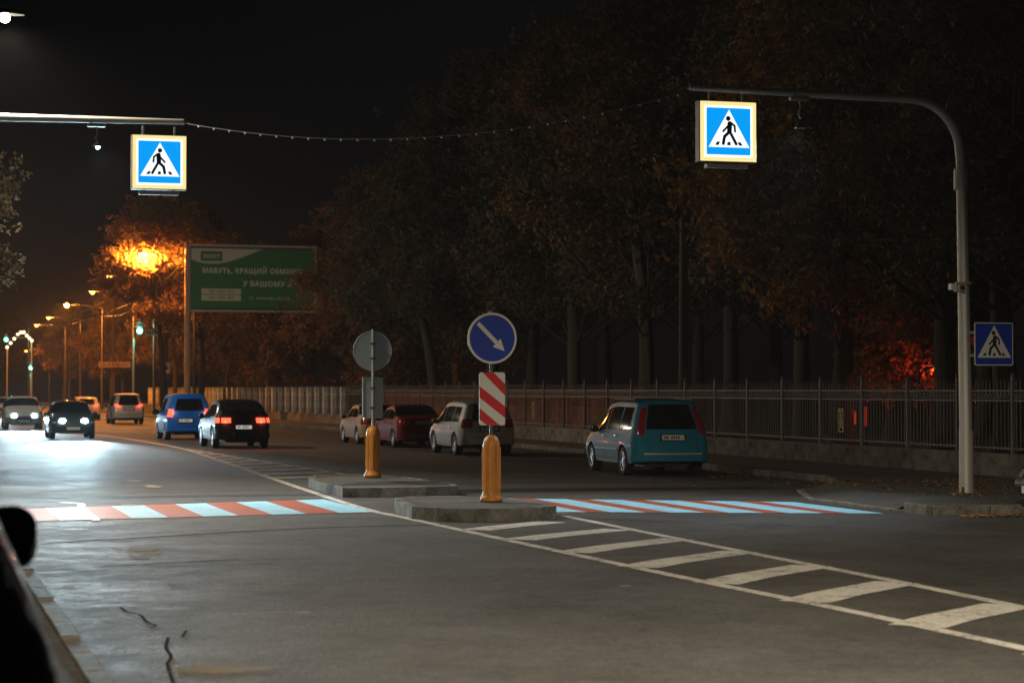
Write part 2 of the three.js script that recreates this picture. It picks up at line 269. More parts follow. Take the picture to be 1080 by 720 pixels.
const plateGeo = (pts, depth) => new THREE.ExtrudeGeometry(new THREE.Shape(pts.map((p) => new THREE.Vector2(...p))), { depth, bevelEnabled: false });
function roundRect(w, h, r) { const s = new THREE.Shape(), x = -w / 2, y = -h / 2; s.absarc(x + w - r, y + h - r, r, 0, Math.PI / 2); s.absarc(x + r, y + h - r, r, Math.PI / 2, Math.PI); s.absarc(x + r, y + r, r, Math.PI, Math.PI * 1.5); s.absarc(x + w - r, y + r, r, Math.PI * 1.5, Math.PI * 2); return s; }
const rplate = (w, h, r, depth, z = 0) => new THREE.ExtrudeGeometry(roundRect(w, h, r), { depth, bevelEnabled: false, curveSegments: 6 }).translate(0, 0, z);
const pedestrian = () => [
  disc(0.052, 0.49, 0.775, 0.004, 20),
  ...strokes([{ p: [[0.525, 0.665], [0.515, 0.5]], w: 0.105 }, { p: [[0.545, 0.69], [0.635, 0.62], [0.645, 0.5]], w: 0.044 }, { p: [[0.48, 0.61], [0.375, 0.5]], w: 0.044 }, { p: [[0.505, 0.48], [0.405, 0.39], [0.375, 0.24]], w: 0.066 }, { p: [[0.545, 0.46], [0.67, 0.235]], w: 0.06 }], 0.004)];
const zebra = () => [[[0.19, 0.205], [0.27, 0.205], [0.3, 0.275], [0.235, 0.275]], [[0.465, 0.205], [0.545, 0.205], [0.535, 0.275], [0.475, 0.275]], [[0.735, 0.205], [0.82, 0.205], [0.765, 0.275], [0.705, 0.275]]].map((p) => plateGeo(p, 0.004));
const placeFigure = (geos, size, mirror) => geos.map((g) => { g = g.clone(); if (g.index) g = g.toNonIndexed(); g.translate(-0.5, -0.5, 0); g.scale(size, size, 1); if (mirror) { g.rotateY(Math.PI); g.translate(0, 0, 0.004); } return g; });
const crossTriangle = (size) => plateGeo([[0.045, 0.16], [0.975, 0.16], [0.51, 0.965]].map(([x, y]) => [(x - 0.5) * size, (y - 0.5) * size]), 0.003);

// ---------------------------------------------------------------- bollards with signs
function bollard(name, label, [x, y, d], back) {
  const o = thing(name, label, 'road sign', [x, y, -d], 0);
  const pr = [[0, 0], [0.175, 0], [0.178, 0.05], [0.165, 0.085], [0.15, 0.1], [0.135, 0.16], [0.132, 0.5], [0.135, 0.86], [0.13, 0.93], [0.105, 1.0], [0.06, 1.045], [0, 1.06]].map((p) => new THREE.Vector2(...p));
  const b = part('bollard', new THREE.LatheGeometry(pr, 24), M.bollard, o);
  for (let k = 0; k < 8; k++) { const a = k / 8 * 6.283 + 0.2; part('rib', rbox(0.03, 0.68, 0.02, Math.cos(a) * 0.134, 0.52, Math.sin(a) * 0.134, 0.008), M.bollard, b).userData.kind = 'stuff'; }
  part('pole', [cyl(0.03, 0.03, 1.95, 0, 1.04, 0, 14), cyl(0.034, 0.034, 0.02, 0, 2.99, 0, 14)], back ? M.signBack : M.darkSteel, o);
  const hp = part('hazard_panel', rplate(0.42, 0.83, 0.035, 0.012).translate(0, 0, 0.034).rotateY(back ? Math.PI : 0).translate(0, 1.62, 0), back ? M.signBack : M.signWhite, o);
  if (back) part('panel_rim', [box(0.42, 0.02, 0.02, 0, 2.025, -0.03), box(0.02, 0.8, 0.018, -0.2, 1.62, -0.03), box(0.02, 0.8, 0.018, 0.2, 1.62, -0.03)], M.signBack, hp);
  else { // red diagonal bands clipped to the panel
    const bands = [[[-0.16, 0.415], [0.02, 0.415], [0.21, 0.23], [0.21, 0.05]], [[-0.21, 0.2], [-0.21, 0.02], [0.21, -0.3], [0.21, -0.12]].map((p) => p), [[-0.21, -0.14], [-0.21, -0.32], [-0.09, -0.413], [0.12, -0.413]]];
    for (const p of bands) part('red_band', plateGeo(p, 0.003).translate(0, 1.62, 0.0465), M.signRed, hp);
  }
  const rs = part('sign_disc', disc(0.4, 0, 2.57, 0.012).translate(0, 0, 0.034).rotateY(back ? Math.PI : 0), back ? M.signBack : M.signWhite, o);
  if (!back) {
    part('blue_face', disc(0.365, 0, 2.57, 0.003).translate(0, 0, 0.047), M.signBlue, rs);
    const a = plateGeo([[-0.33, -0.032], [0.1, -0.032], [0.1, -0.09], [0.285, 0], [0.1, 0.09], [0.1, 0.032], [-0.33, 0.032]], 0.003).rotateZ(-Math.PI / 4).translate(0, 2.57, 0.0505);
    part('arrow', a, M.signWhite, rs);
  } else part('rim', new THREE.TorusGeometry(0.395, 0.012, 8, 48).translate(0, 2.57, -0.04), M.signBack, rs);
  for (const y of [2.72, 2.42, 1.82, 1.42]) part('clamp', box(0.1, 0.03, 0.09, 0, y, 0), M.darkSteel, o);
  return o;
}
bollard('arrow_sign_bollard', 'round blue keep right arrow sign above red and white panel on yellow bollard', [8.86, 0.19, 32.33], false);
bollard('sign_bollard', 'grey back of a round sign and panel on yellow bollard', [9.14, 0.17, 42.47], true);

// ---------------------------------------------------------------- masts over the road
function mast(label, base, dir, reach, height, lean) { // dir -1: arm to the left
  const o = thing('sign_mast', label, 'mast', base, 0, 'masts reaching over the road');
  const R = 0.95, pts = [];
  pts.push(V(0, 0, 0), V(-lean * 0.3, height * 0.35, 0), V(-lean * 0.7, height * 0.7, 0), V(-lean, height - R, 0));
  for (let k = 1; k <= 5; k++) { const a = k / 5 * Math.PI / 2; pts.push(V(-lean + dir * R * (1 - Math.cos(a)), height - R + R * Math.sin(a), 0)); }
  for (const t of [0.2, 0.5, 0.8, 1]) pts.push(V(-lean + dir * lerp(R, reach, t), height + 0.04 * t, 0));
  const g = new THREE.TubeGeometry(new THREE.CatmullRomCurve3(pts, false, 'centripetal'), 120, 0.105, 14);
  const p = g.attributes.position; // thinner along the arm
  for (let i = 0; i <= 120; i++) { const k = lerp(1.12, 0.5, Math.pow(i / 120, 1.2)); let cx = 0, cy = 0; for (let j = 0; j < 14; j++) { cx += p.getX(i * 15 + j) / 14; cy += p.getY(i * 15 + j) / 14; } for (let j = 0; j < 15; j++) { const n = i * 15 + j; p.setXYZ(n, cx + (p.getX(n) - cx) * k, cy + (p.getY(n) - cy) * k, p.getZ(n) * k); } }
  g.computeVertexNormals();
  part('pole', g, M.galv, o);
  part('sleeve', cyl(0.125, 0.122, 0.35, -lean * 0.95, height - R - 0.6, 0, 20), M.galv, o); part('sleeve', cyl(0.13, 0.125, 1.1, -0.005, 0.0, 0, 20), M.galv, o);
  const bp = part('base_plate', rbox(0.44, 0.03, 0.44, 0, 0.015, 0, 0.006), M.rust, o);
  for (const [sx, sz] of [[1, 1], [1, -1], [-1, 1], [-1, -1]]) { part('bolt', [cyl(0.016, 0.016, 0.12, sx * 0.17, 0.02, sz * 0.17, 8), cyl(0.03, 0.03, 0.025, sx * 0.17, 0.03, sz * 0.17, 6)], M.rust, bp); part('gusset', plateGeo([[0, 0], [0.13, 0], [0, 0.12]], 0.012).rotateY(-Math.atan2(sz, sx)).translate(sx * 0.075, 0.03, sz * 0.075), M.rust, bp); }
  part('end_cap', new THREE.SphereGeometry(0.055, 12, 8).translate(-lean + dir * reach, height + 0.04, 0), M.galv, o);
  return o;
}
const ARM = 7.0;
mast('grey tubular mast beside the fence carrying camera and small crossing sign', [17.82, 0.13, -33.65], -1, 5.0, ARM - 0.13, 0.09);
mast('grey tubular mast arm reaching over the lit lanes from the left pavement', [-0.6, 0.13, -40.6], 1, 5.62, ARM - 0.13, -0.02);
const eM = { yellow: glow(1, 0.74, 0.3, 1.15), white: glow(1, 0.98, 0.95, 1.35), blue: glow(0.0, 0.36, 1, 0.95), cyanTri: glow(0.88, 0.95, 1, 1.2), ink: mat(0.006, 0.012, 0.05, 0.6) };
function litSign(label, [x, y, d], mirror, size = 1.04) {
  const o = thing('crossing_sign', label, 'crossing sign', [x, y, -d], 0, 'lit crossing signs hanging over the road');
  part('housing', rbox(size, size, 0.2, 0, 0, -0.1, 0.012), M.darkSteel, o);
  const f = part('face', rplate(size - 0.03, size - 0.03, 0.01, 0.008, 0.0), eM.yellow, o);
  part('margin', rplate(size * 0.84, size * 0.84, 0.015, 0.006, 0.0085), eM.white, f);
  part('blue_field', rplate(size * 0.765, size * 0.765, 0.02, 0.005, 0.0148), eM.blue, f);
  const s = size * 0.765;
  part('triangle', crossTriangle(s).translate(0, 0, 0.02), eM.cyanTri, f);
  part('pedestrian', placeFigure(pedestrian(), s, mirror).map((g) => g.translate(0, 0, 0.0235)), eM.ink, f);
  for (const g of placeFigure(zebra(), s, mirror)) part('zebra_mark', g.translate(0, 0, 0.0235), eM.ink, f);
  part('ballast_bar', rbox(size * 0.72, 0.07, 0.14, 0, -size / 2 - 0.06, -0.1, 0.01), M.galv, o);
  for (const k of [-1, 1]) { part('strap', box(0.04, 0.18, 0.03, 0.3 * k, size / 2 + 0.08, -0.1), M.galv, o); part('strap', box(0.03, 0.1, 0.02, 0.28 * k, -size / 2 - 0.02, -0.1), M.galv, o); }
  const L = new THREE.RectAreaLight(C(0.8, 0.92, 1), 0.8, size * 0.9, size * 0.9); L.position.set(0, 0, 0.05); L.rotation.y = Math.PI; o.add(L); L.name = 'sign_light';
  return o;
}
litSign('lit blue crossing sign on the mast arm from the left pavement', [4.6, 6.26, 40.6], true);
litSign('lit blue crossing sign on the mast arm beside the fence', [13.38, 6.32, 33.65], false);
function ledLamp(label, [x, y, d], aim, I, deep) {
  const o = thing('crossing_lamp', label, 'lamp', [x, y, -d], 0, 'lamps under the mast arms');
  part('clamp', [rbox(0.34, 0.06, 0.12, 0, -0.02, 0, 0.012), box(0.03, 0.14, 0.14, -0.1, 0.03, 0)], M.galv, o);
  part('stem', tube([[0, -0.04, 0], [0.02, -0.16, 0.01], [-0.01, -0.26, 0], [0.03, -0.36, 0]], 0.012, 12, 6), M.galv, o);
  part('shade', new THREE.LatheGeometry([[0.02, 0.06], [0.06, 0.05], [0.1, deep ? -0.1 : -0.0]].map((p) => new THREE.Vector2(...p)), 16).translate(0.03, -0.42, 0), M.darkSteel, o);
  part('bulb', new THREE.SphereGeometry(0.045, 12, 8).translate(0.03, -0.43, 0), glow(0.35, 0.7, 1, 9), o);
  const L = new THREE.SpotLight(C(0.84, 0.93, 1), I, 0, 0.92, 0.6); L.position.set(0.03, -0.49, 0); L.shadow.radius = 2.5; L.castShadow = true; L.target.position.set(aim[0] - x, -y, -(aim[1] - d)); o.add(L, L.target); return o;
}
ledLamp('small blue white lamp hanging from the left mast arm', [3.42, 6.94, 40.6], [4.6, 35], 120, false);
ledLamp('small lamp on a dangling cord under the right mast arm', [14.68, 6.94, 33.65], [11.6, 33.2], 80, true);
{ // string of small beads between the two arms
  const a = V(5.05, ARM + 0.02, -40.6), b = V(12.82, ARM + 0.03, -33.65), pts = [];
  for (let i = 0; i <= 24; i++) { const t = i / 24, p = a.clone().lerp(b, t); p.y -= 0.55 * 4 * t * (1 - t); pts.push(p); }
  const o = thing('bead_garland', 'sagging string of small beads between the two mast arms', 'garland');
  part('cord', tube(pts, 0.012, 60, 5), M.darkSteel, o);
  const c = new THREE.CatmullRomCurve3(pts), bg = [];
  for (let i = 1; i < 30; i++) { const p = c.getPoint(i / 30); bg.push(new THREE.SphereGeometry(0.022, 6, 5).translate(p.x, p.y - 0.02, p.z)); }
  part('beads', bg, M.signWhite, o).userData.kind = 'stuff';
}
{ // unlit crossing sign and camera on the right mast
  const o = thing('small_crossing_sign', 'unlit square crossing sign on the side of the right mast', 'crossing sign', [18.3, 2.75, -33.55]);
  const p = part('plate', rplate(0.75, 0.75, 0.03, 0.012), M.signWhite, o);
  part('blue_field', rplate(0.715, 0.715, 0.025, 0.003, 0.0125), M.signBlue, p);
  part('triangle', crossTriangle(0.7).translate(0, 0, 0.016), M.signWhite, p);
  part('pedestrian', placeFigure(pedestrian(), 0.7, false).map((g) => g.translate(0, 0, 0.0195)), M.black, p);
  for (const g of placeFigure(zebra(), 0.7, false)) part('zebra_mark', g.translate(0, 0, 0.0195), M.black, p);
  for (const k of [-1, 1]) part('bracket', box(0.5, 0.04, 0.04, -0.2, 0.2 * k, -0.03), M.galv, o);
  const c = thing('street_camera', 'small grey camera on the right mast', 'camera', [17.62, 3.72, -33.5]);
  part('arm', [box(0.3, 0.03, 0.03, 0.08, 0.09, 0)], M.galv, c);
  const b = part('body', rbox(0.14, 0.14, 0.2, 0, 0, 0, 0.02), M.galv, c); part('lens', cyl(0.04, 0.04, 0.03, 0, 0, 0).rotateX(Math.PI / 2).translate(0, 0, 0.1), M.black, b);
  part('junction_box', rbox(0.12, 0.12, 0.12, -0.13, 0.02, 0, 0.02), M.signWhite, c);
}

// ---------------------------------------------------------------- street lamps
function streetLamp(name, label, [px, pd], headLat, h, color, I, bulbR, glowK, group, aim) {
  const o = thing(name, label, 'street lamp', [px, 0.1, -pd], 0, group), dx = headLat - px, s = Math.sign(dx), H = h - 0.1;
  part('pole', cyl(0.11, 0.065, H - 0.5, 0, 0, 0, 12), M.lampPole, o);
  part('arm', tube([[0, H - 0.6, 0], [0.02 * s, H - 0.25, 0], [dx * 0.4, H + 0.02, 0], [dx * 0.85, H + 0.1, 0], [dx, H + 0.1, 0]], 0.04, 24, 8), M.lampPole, o);
  part('head', new THREE.SphereGeometry(0.22, 16, 6, 0, Math.PI * 2, 0, Math.PI / 2).scale(1.7, 0.55, 0.8).translate(dx, H + 0.06, 0), M.darkSteel, o);
  part('bulb', new THREE.SphereGeometry(bulbR, 14, 10).translate(dx, H, 0), glow(...color, glowK), o);
  const L = aim ? new THREE.SpotLight(C(...color), I, 0, aim[2], 0.6) : new THREE.PointLight(C(...color), I); L.position.set(dx, aim ? H - bulbR - 0.03 : H, 0); L.shadow.radius = 5; L.castShadow = true; o.add(L);
  if (aim) { L.target.position.set(aim[0] - px, -0.1, -(aim[1] - pd)); o.add(L.target); }
  return o;
}
const warmW = [1, 0.86, 0.64], sodium = [1, 0.31, 0.045];
streetLamp('street_lamp', 'white street lamp beside the left mast', [-0.9, 40.95], 1.75, 8.93, warmW, 420, 0.1, 40, undefined, [3.5, 38, 1.18]);
streetLamp('street_lamp', 'white street lamp over the near left kerb', [-1.2, 3], 1.75, 9.2, [1, 0.84, 0.6], 1800, 0.1, 40, undefined, [7.5, 17, 0.47]);
streetLamp('street_lamp', 'white street lamp beyond the left mast', [-1.5, 74], 1.5, 9.2, warmW, 300, 0.1, 40);
streetLamp('street_lamp', 'white street lamp on the left pavement short of the billboard', [-1.5, 107], 1.5, 9.2, warmW, 270, 0.1, 40);
for (const [px, py, k] of [[152, 268, 1.25], [115, 292, 0.8], [97, 308, 0.7], [70, 322, 1.7], [51, 335, 0.7], [38, 343, 0.8], [27, 370, 0.5]]) {
  const lat = py > 360 ? 16 : py === 268 ? 14.6 : 14, [x, y, d] = onLat(px, py, lat);
  streetLamp('sodium_lamp', py === 322 ? 'glaring orange street lamp on a tall pole, brightest of the row' : 'orange street lamp on a tall pole along the road', [lat + 3.2, d], x, y, sodium, 620 * k, 0.13 + 0.05 * k, 26 * k, 'orange street lamps along the road');
}

// ---------------------------------------------------------------- wall and fence along the park
{
  const w = thing('park_wall', 'low concrete wall under the iron fence', 'wall');
  for (let d = 35.2; d < 240; d += 4.87) { const len = 4.855, hh = 0.5; part('wall_block', metricUV(rbox(0.3, hh, len, 22.35, 0.11 + hh / 2, -(d + len / 2), 0.012)), kerbMats[Math.floor(rnd() * 3)], w); }
  const f = thing('park_fence', 'dark iron picket fence on the low wall', 'fence');
  const X = 22.3, y0 = 0.6, y1 = 2.05, SP = 2.435, postG = mergeGeometries([box(0.07, 1.62, 0.07, 0, 0.81, 0), new THREE.SphereGeometry(0.055, 8, 6).translate(0, 1.66, 0)].map((g) => g.index ? g.toNonIndexed() : g));
  const railG = box(0.03, 0.035, SP - 0.07), pickG = mergeGeometries([box(0.018, 1.42, 0.018, 0, 0.71, 0).toNonIndexed(), new THREE.ConeGeometry(0.022, 0.14, 4).translate(0, 1.49, 0).toNonIndexed()]);
  const pillarG = metricUV(new RoundedBoxGeometry(0.42, 1.5, 0.34, 2, 0.02).translate(-0.02, 0.75, 0)), far = []; let n = 0;
  for (let k = 0; k < 70; k++) {
    const d = 35.2 + k * SP, near = d < 66; if (d > 205) break;
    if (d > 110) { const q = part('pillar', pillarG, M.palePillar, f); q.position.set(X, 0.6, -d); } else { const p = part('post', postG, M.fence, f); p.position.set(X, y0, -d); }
    for (const y of [0.72, 1.72, 1.93]) { const r = part('rail', railG, M.fence, f); r.position.set(X, y, -(d + SP / 2)); }
    for (let i = 1; i < 15; i++) {
      const z = -(d + i * SP / 15);
      if (near && n < 300) { const q = part('picket', pickG, M.fence, f); q.position.set(X, y0 + 0.06, z); q.rotation.x = rr(-0.008, 0.008); n++; } else far.push(pickG.clone().translate(X, y0 + 0.06, z));
    }
    if (d < 110) { const lat = []; for (let i = 0; i < 15; i++) { const z = -(d + (i + 0.5) * SP / 15); for (const s of [-1, 1]) lat.push(box(0.012, 0.235, 0.012).rotateX(s * 0.72).translate(X + s * 0.007, 1.825, z)); lat.push(new THREE.TorusGeometry(0.045, 0.007, 4, 8).rotateY(Math.PI / 2).translate(X, 1.825, z)); } part('lattice_band', lat, M.fence, f).userData.kind = 'stuff'; }
    if (k === 5 || k === 16) { // trident ornament in a small frame
      const z = -(d + SP * 0.45), e = part('ornament', [box(0.02, 0.55, 0.02, 0, 0, 0.13), box(0.02, 0.55, 0.02, 0, 0, -0.13), box(0.02, 0.02, 0.28, 0, 0.28, 0), box(0.02, 0.02, 0.28, 0, -0.28, 0), box(0.025, 0.36, 0.03, 0, 0.05, 0), new THREE.SphereGeometry(0.04, 8, 6).translate(0, 0.21, 0), new THREE.TorusGeometry(0.08, 0.015, 6, 14, Math.PI).rotateX(Math.PI).rotateY(Math.PI / 2).translate(0, 0.0, 0), new THREE.TorusGeometry(0.06, 0.015, 6, 14, Math.PI).rotateY(Math.PI / 2).translate(0, -0.2, 0)], mat(0.55, 0.45, 0.25, 0.4, 0.4), f);
      e.position.set(X - 0.06, 1.2, z);
    }
  }
  part('far_pickets', far, M.fence, f).userData.kind = 'stuff';
}

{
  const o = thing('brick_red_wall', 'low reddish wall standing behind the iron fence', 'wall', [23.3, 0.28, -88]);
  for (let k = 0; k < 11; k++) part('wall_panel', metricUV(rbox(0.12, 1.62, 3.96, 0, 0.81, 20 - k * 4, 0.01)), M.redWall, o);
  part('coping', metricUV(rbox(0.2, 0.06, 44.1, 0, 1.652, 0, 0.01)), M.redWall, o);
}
// ---------------------------------------------------------------- trees
const leafGeo = (() => { // a spray of separate leaves
  const pos = [], idx = []; let s = 3; const r = () => { s = (s * 1664525 + 1013904223) >>> 0; return s / 4294967296; };
  for (let k = 0; k < 9; k++) {
    const c = V((r() - 0.5) * 0.62, (r() - 0.5) * 0.42, (r() - 0.5) * 0.62), e = new THREE.Euler(r() * 6, r() * 6, r() * 6), L = 0.07 + r() * 0.06, b = pos.length / 3;
    for (const [x, y, z] of [[-L, 0, 0], [-0.1 * L, 0.55 * L, 0.12 * L], [L, 0, 0.1 * L], [-0.1 * L, -0.55 * L, 0.12 * L]]) { const v = V(x, y, z).applyEuler(e).add(c); pos.push(v.x, v.y, v.z); }
    idx.push(b, b + 2, b + 1, b, b + 3, b + 2);
  }
  const g = new THREE.BufferGeometry(); g.setAttribute('position', new THREE.Float32BufferAttribute(pos, 3)); g.setIndex(idx); g.computeVertexNormals(); return g;
})();
const leafMat = new THREE.MeshPhysicalMaterial({ color: 0xffffff, roughness: 1, transmission: 0.35, thickness: 0, side: THREE.DoubleSide });
function crownOf(h, r, low, n, tints, clumps, leafK = 1) { // returns limbs geometry, instanced leaves
  const centres = [], limbs = [];
  for (let k = 0; k < clumps; k++) {
    const a = rnd() * 6.283, t = Math.pow(rnd(), 0.75), y = lerp(low, h, t), prof = Math.sin(Math.PI * clamp(lerp(0.18, 0.97, t), 0, 1)), q = r * prof * Math.sqrt(rr(0.15, 1));
    centres.push([V(Math.cos(a) * q, y, Math.sin(a) * q), rr(0.55, 1.25) * r * 0.3]);
  }
  centres.forEach(([c], i) => { if (i % 2 === 0) { const y0 = Math.max(low * 0.75, c.y - Math.hypot(c.x, c.z) * 0.8 - 0.6); limbs.push(tube([[0, y0, 0], [c.x * 0.45, lerp(y0, c.y, 0.4), c.z * 0.45], [c.x, c.y, c.z]], 0.045, 6, 4)); } });
  const o = new THREE.InstancedMesh(leafGeo, leafMat, n), m = new THREE.Matrix4(), e = new THREE.Euler(), qn = new THREE.Quaternion(), col = new THREE.Color();
  for (let i = 0; i < n; i++) {
    const [c, s] = centres[Math.floor(rnd() * clumps)], u = V(rr(-1, 1) + rr(-1, 1), (rr(-1, 1) + rr(-1, 1)) * 0.55, rr(-1, 1) + rr(-1, 1)).multiplyScalar(s * 0.62);
    e.set(rnd() * 6, rnd() * 6, rnd() * 6); const k = rr(0.7, 1.35) * leafK; m.compose(c.clone().add(u), qn.setFromEuler(e), V(k, k, k)); o.setMatrixAt(i, m);
    const tt = tints[Math.floor(rnd() * tints.length)], b = rr(0.65, 1.25); o.setColorAt(i, col.setRGB(tt[0] * b, tt[1] * b, tt[2] * b));
  }
  o.name = 'crown'; o.userData.kind = 'stuff'; shade(o); return [limbs, o];
}
function trunkGeo(h, r, lean) { const g = new THREE.TubeGeometry(new THREE.CatmullRomCurve3([V(0, -0.1, 0), V(lean * 0.25 + 0.1, h * 0.3, 0.06), V(lean * 0.6 - 0.08, h * 0.65, -0.1), V(lean, h, 0)]), 20, r, 9), p = g.attributes.position; for (let i = 0; i <= 20; i++) { const k = lerp(1.15, 0.28, i / 20) + (i === 0 ? 0.35 : 0); let cx = 0, cz = 0; for (let j = 0; j < 9; j++) { cx += p.getX(i * 10 + j) / 9; cz += p.getZ(i * 10 + j) / 9; } for (let j = 0; j < 10; j++) { const n = i * 10 + j, b = 1 + 0.1 * Math.sin(j * 2.1 + i * 0.8); p.setX(n, cx + (p.getX(n) - cx) * k * (j % 9 === 0 ? 1 : b)); p.setZ(n, cz + (p.getZ(n) - cz) * k * (j % 9 === 0 ? 1 : b)); } } g.computeVertexNormals(); return g; }
function tree(name, label, [x, y, d], { h = 14, r = 4, low = 4, n = 2200, trunk = 0.25, lean = 0, clumps = 44, tints, group, leafK }) {
  const o = thing(name, label, 'tree', [x, y, -d], 0, group), [limbs, crown] = crownOf(h, r, low, n, tints, clumps, leafK);
  part('trunk', [trunkGeo(h * 0.82, trunk, lean), ...limbs], M.bark, o); o.add(crown); return o;
}
function treeCopy(src, [x, y, d], turn, k, label) { const o = src.clone(); o.name = numbered(src.name.replace(/_\d+$/, '')); o.position.set(x, y, -d); o.rotation.y = turn; o.scale.setScalar(k); o.userData = { ...src.userData, label }; scene.add(o); return o; }
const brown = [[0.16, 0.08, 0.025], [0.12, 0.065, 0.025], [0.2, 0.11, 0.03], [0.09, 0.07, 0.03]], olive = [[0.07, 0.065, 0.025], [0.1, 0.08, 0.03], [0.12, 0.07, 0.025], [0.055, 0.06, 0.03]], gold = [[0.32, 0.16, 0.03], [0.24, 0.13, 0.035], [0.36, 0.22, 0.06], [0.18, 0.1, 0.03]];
const parkGroup = 'autumn trees in the park behind the fence', pos = (px, lat) => { const [, , d] = onLat(px, 405, lat); return [lat, 0.28, d]; };
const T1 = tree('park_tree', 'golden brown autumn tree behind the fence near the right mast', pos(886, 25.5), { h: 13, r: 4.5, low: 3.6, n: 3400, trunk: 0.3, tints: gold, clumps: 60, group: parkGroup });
const T2 = tree('park_tree', 'dark brown tree behind the fence beside the wooden pole', pos(684, 27), { h: 18, r: 5.6, low: 4.6, n: 3800, trunk: 0.3, lean: -1, tints: brown, clumps: 64, group: parkGroup });
const T3 = tree('park_tree', 'tall dark olive tree behind the fence and the arrow sign', pos(606, 27), { h: 17, r: 5.2, low: 4.4, n: 3600, trunk: 0.28, lean: -0.6, tints: olive, clumps: 60, group: parkGroup });
const T4 = tree('park_tree', 'olive tree with leaning pale trunk behind the fence', pos(462, 25), { h: 14, r: 4.6, low: 3.4, n: 3200, trunk: 0.26, lean: -2.2, tints: olive, clumps: 50, group: parkGroup });
const T5 = tree('park_tree', 'bushy brown tree with low branches beside the billboard', pos(392, 25.5), { h: 13.5, r: 4.6, low: 1.6, n: 3600, trunk: 0.24, tints: brown, clumps: 60, group: parkGroup });
const deep = new Map([[T2, 'dark brown tree deep in the park behind the fence'], [T3, 'tall dark olive tree deep in the park'], [T4, 'dark tree with leaning trunk deep in the park'], [T5, 'dark brown tree branched low down deep in the park']]);
for (const [src, px, lat, turn, k] of [[T2, 770, 32, 1, 1.05], [T3, 845, 30, 2, 1], [T2, 945, 29, 3, 1], [T3, 1000, 26.5, 4.2, 1.02], [T2, 1062, 27, 5.2, 1], [T3, 1110, 24.8, 0.7, 0.95], [T2, 560, 33, 2.2, 1.1], [T3, 520, 27.5, 3.9, 1.05], [T2, 640, 36, 5, 1.15], [T3, 735, 40, 1.4, 1.2], [T2, 905, 38, 2.8, 1.2], [T3, 1040, 36, 0.4, 1.15], [T4, 425, 30, 1.9, 1], [T5, 440, 27.5, 2.4, 1.04], [T4, 380, 33, 3.3, 1.05], [T5, 330, 29, 4.4, 0.98], [T4, 285, 26, 0.5, 0.86], [T5, 262, 30, 5.5, 0.9], [T4, 235, 26, 2.5, 0.8], [T5, 480, 38, 1.1, 1.25], [T2, 990, 44, 3.6, 1.25], [T3, 820, 48, 4.9, 1.3]]) treeCopy(src, pos(px, lat), turn, k, deep.get(src));
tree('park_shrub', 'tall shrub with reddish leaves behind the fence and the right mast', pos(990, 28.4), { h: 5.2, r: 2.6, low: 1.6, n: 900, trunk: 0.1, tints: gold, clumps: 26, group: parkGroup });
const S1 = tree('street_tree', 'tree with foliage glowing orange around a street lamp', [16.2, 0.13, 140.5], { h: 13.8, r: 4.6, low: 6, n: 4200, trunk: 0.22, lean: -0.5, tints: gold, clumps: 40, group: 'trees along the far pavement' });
const S2 = tree('street_tree', 'dim reddish tree between the glowing tree and the billboard', [19.4, 0.13, 146], { h: 14, r: 4, low: 4, n: 2600, trunk: 0.22, tints: brown, clumps: 44, group: 'trees along the far pavement' });
for (const [lat, d, turn, k] of [[20, 166, 1, 0.8], [22.5, 186, 2, 0.85], [19.5, 212, 3, 0.8], [23, 236, 4, 0.9], [19, 262, 5, 0.85], [21, 300, 0.6, 0.9], [15, 340, 1.7, 0.9], [24, 330, 2.9, 1], [26, 204, 5.1, 1], [10, 390, 2.2, 1], [18, 400, 0.2, 1.1]]) treeCopy(S2, [lat, 0.13, d], turn, k, 'tree in the orange lamplight along the far pavement');
tree('kerb_tree', 'sparse pale leaved tree reaching over the road from the left pavement', [-1.5, 0.13, 61], { h: 10.2, r: 4.6, low: 3.8, leafK: 0.6, n: 6500, trunk: 0.2, tints: [[0.48, 0.36, 0.22], [0.42, 0.3, 0.17], [0.34, 0.28, 0.15]], clumps: 46 });

// ---------------------------------------------------------------- poles, wires, billboard, far signs and signals
function woodPole(label, [x, y, d], h, r) { const o = thing('wooden_pole', label, 'pole', [x, y, -d], 0); part('shaft', metricUV(cyl(r * 1.25, r * 0.8, h, 0, 0, 0, 14)), M.wood, o); part('insulator', [cyl(0.03, 0.03, 0.16, 0.12, h - 0.3, 0, 8), box(0.35, 0.05, 0.05, 0.06, h - 0.32, 0)], M.galv, o); return o; }
woodPole('brown wooden pole behind the fence beside the blue green minivan', [22.75, 0.28, 60.9], 6.9, 0.14);
woodPole('wooden pole carrying a small square sign by the billboard', [17.1, 0.13, onLat(174, 400, 17.1)[2]], 9.4, 0.16);
woodPole('wooden pole behind the green traffic signal', [17.2, 0.13, onLat(119, 400, 17.2)[2]], 10.5, 0.15);
const wires = [[[V(22.75, 6.95, -60.9), V(22.6, 5.65, -48), V(22.5, 4.8, -34)]], [[V(17.1, 9.2, -156), V(17.2, 8.2, -175), V(17.3, 8.6, -196)]], [[V(17.2, 9.9, -196), V(14, 8.4, -215), V(8, 9, -262)]], [[V(17.1, 8.7, -156), V(12, 7.2, -200), V(6, 8.4, -262)]]];
wires.forEach(([p], i) => tag(part(numbered('overhead_wire'), tube(p, i ? 0.03 : 0.012, 30, 5), M.black, scene), ['thin cable running from the wooden pole along the fence', 'cable sagging between the two far wooden poles', 'cable crossing above the far road from the tall pole', 'low cable crossing above the far road'][i], 'cable'));
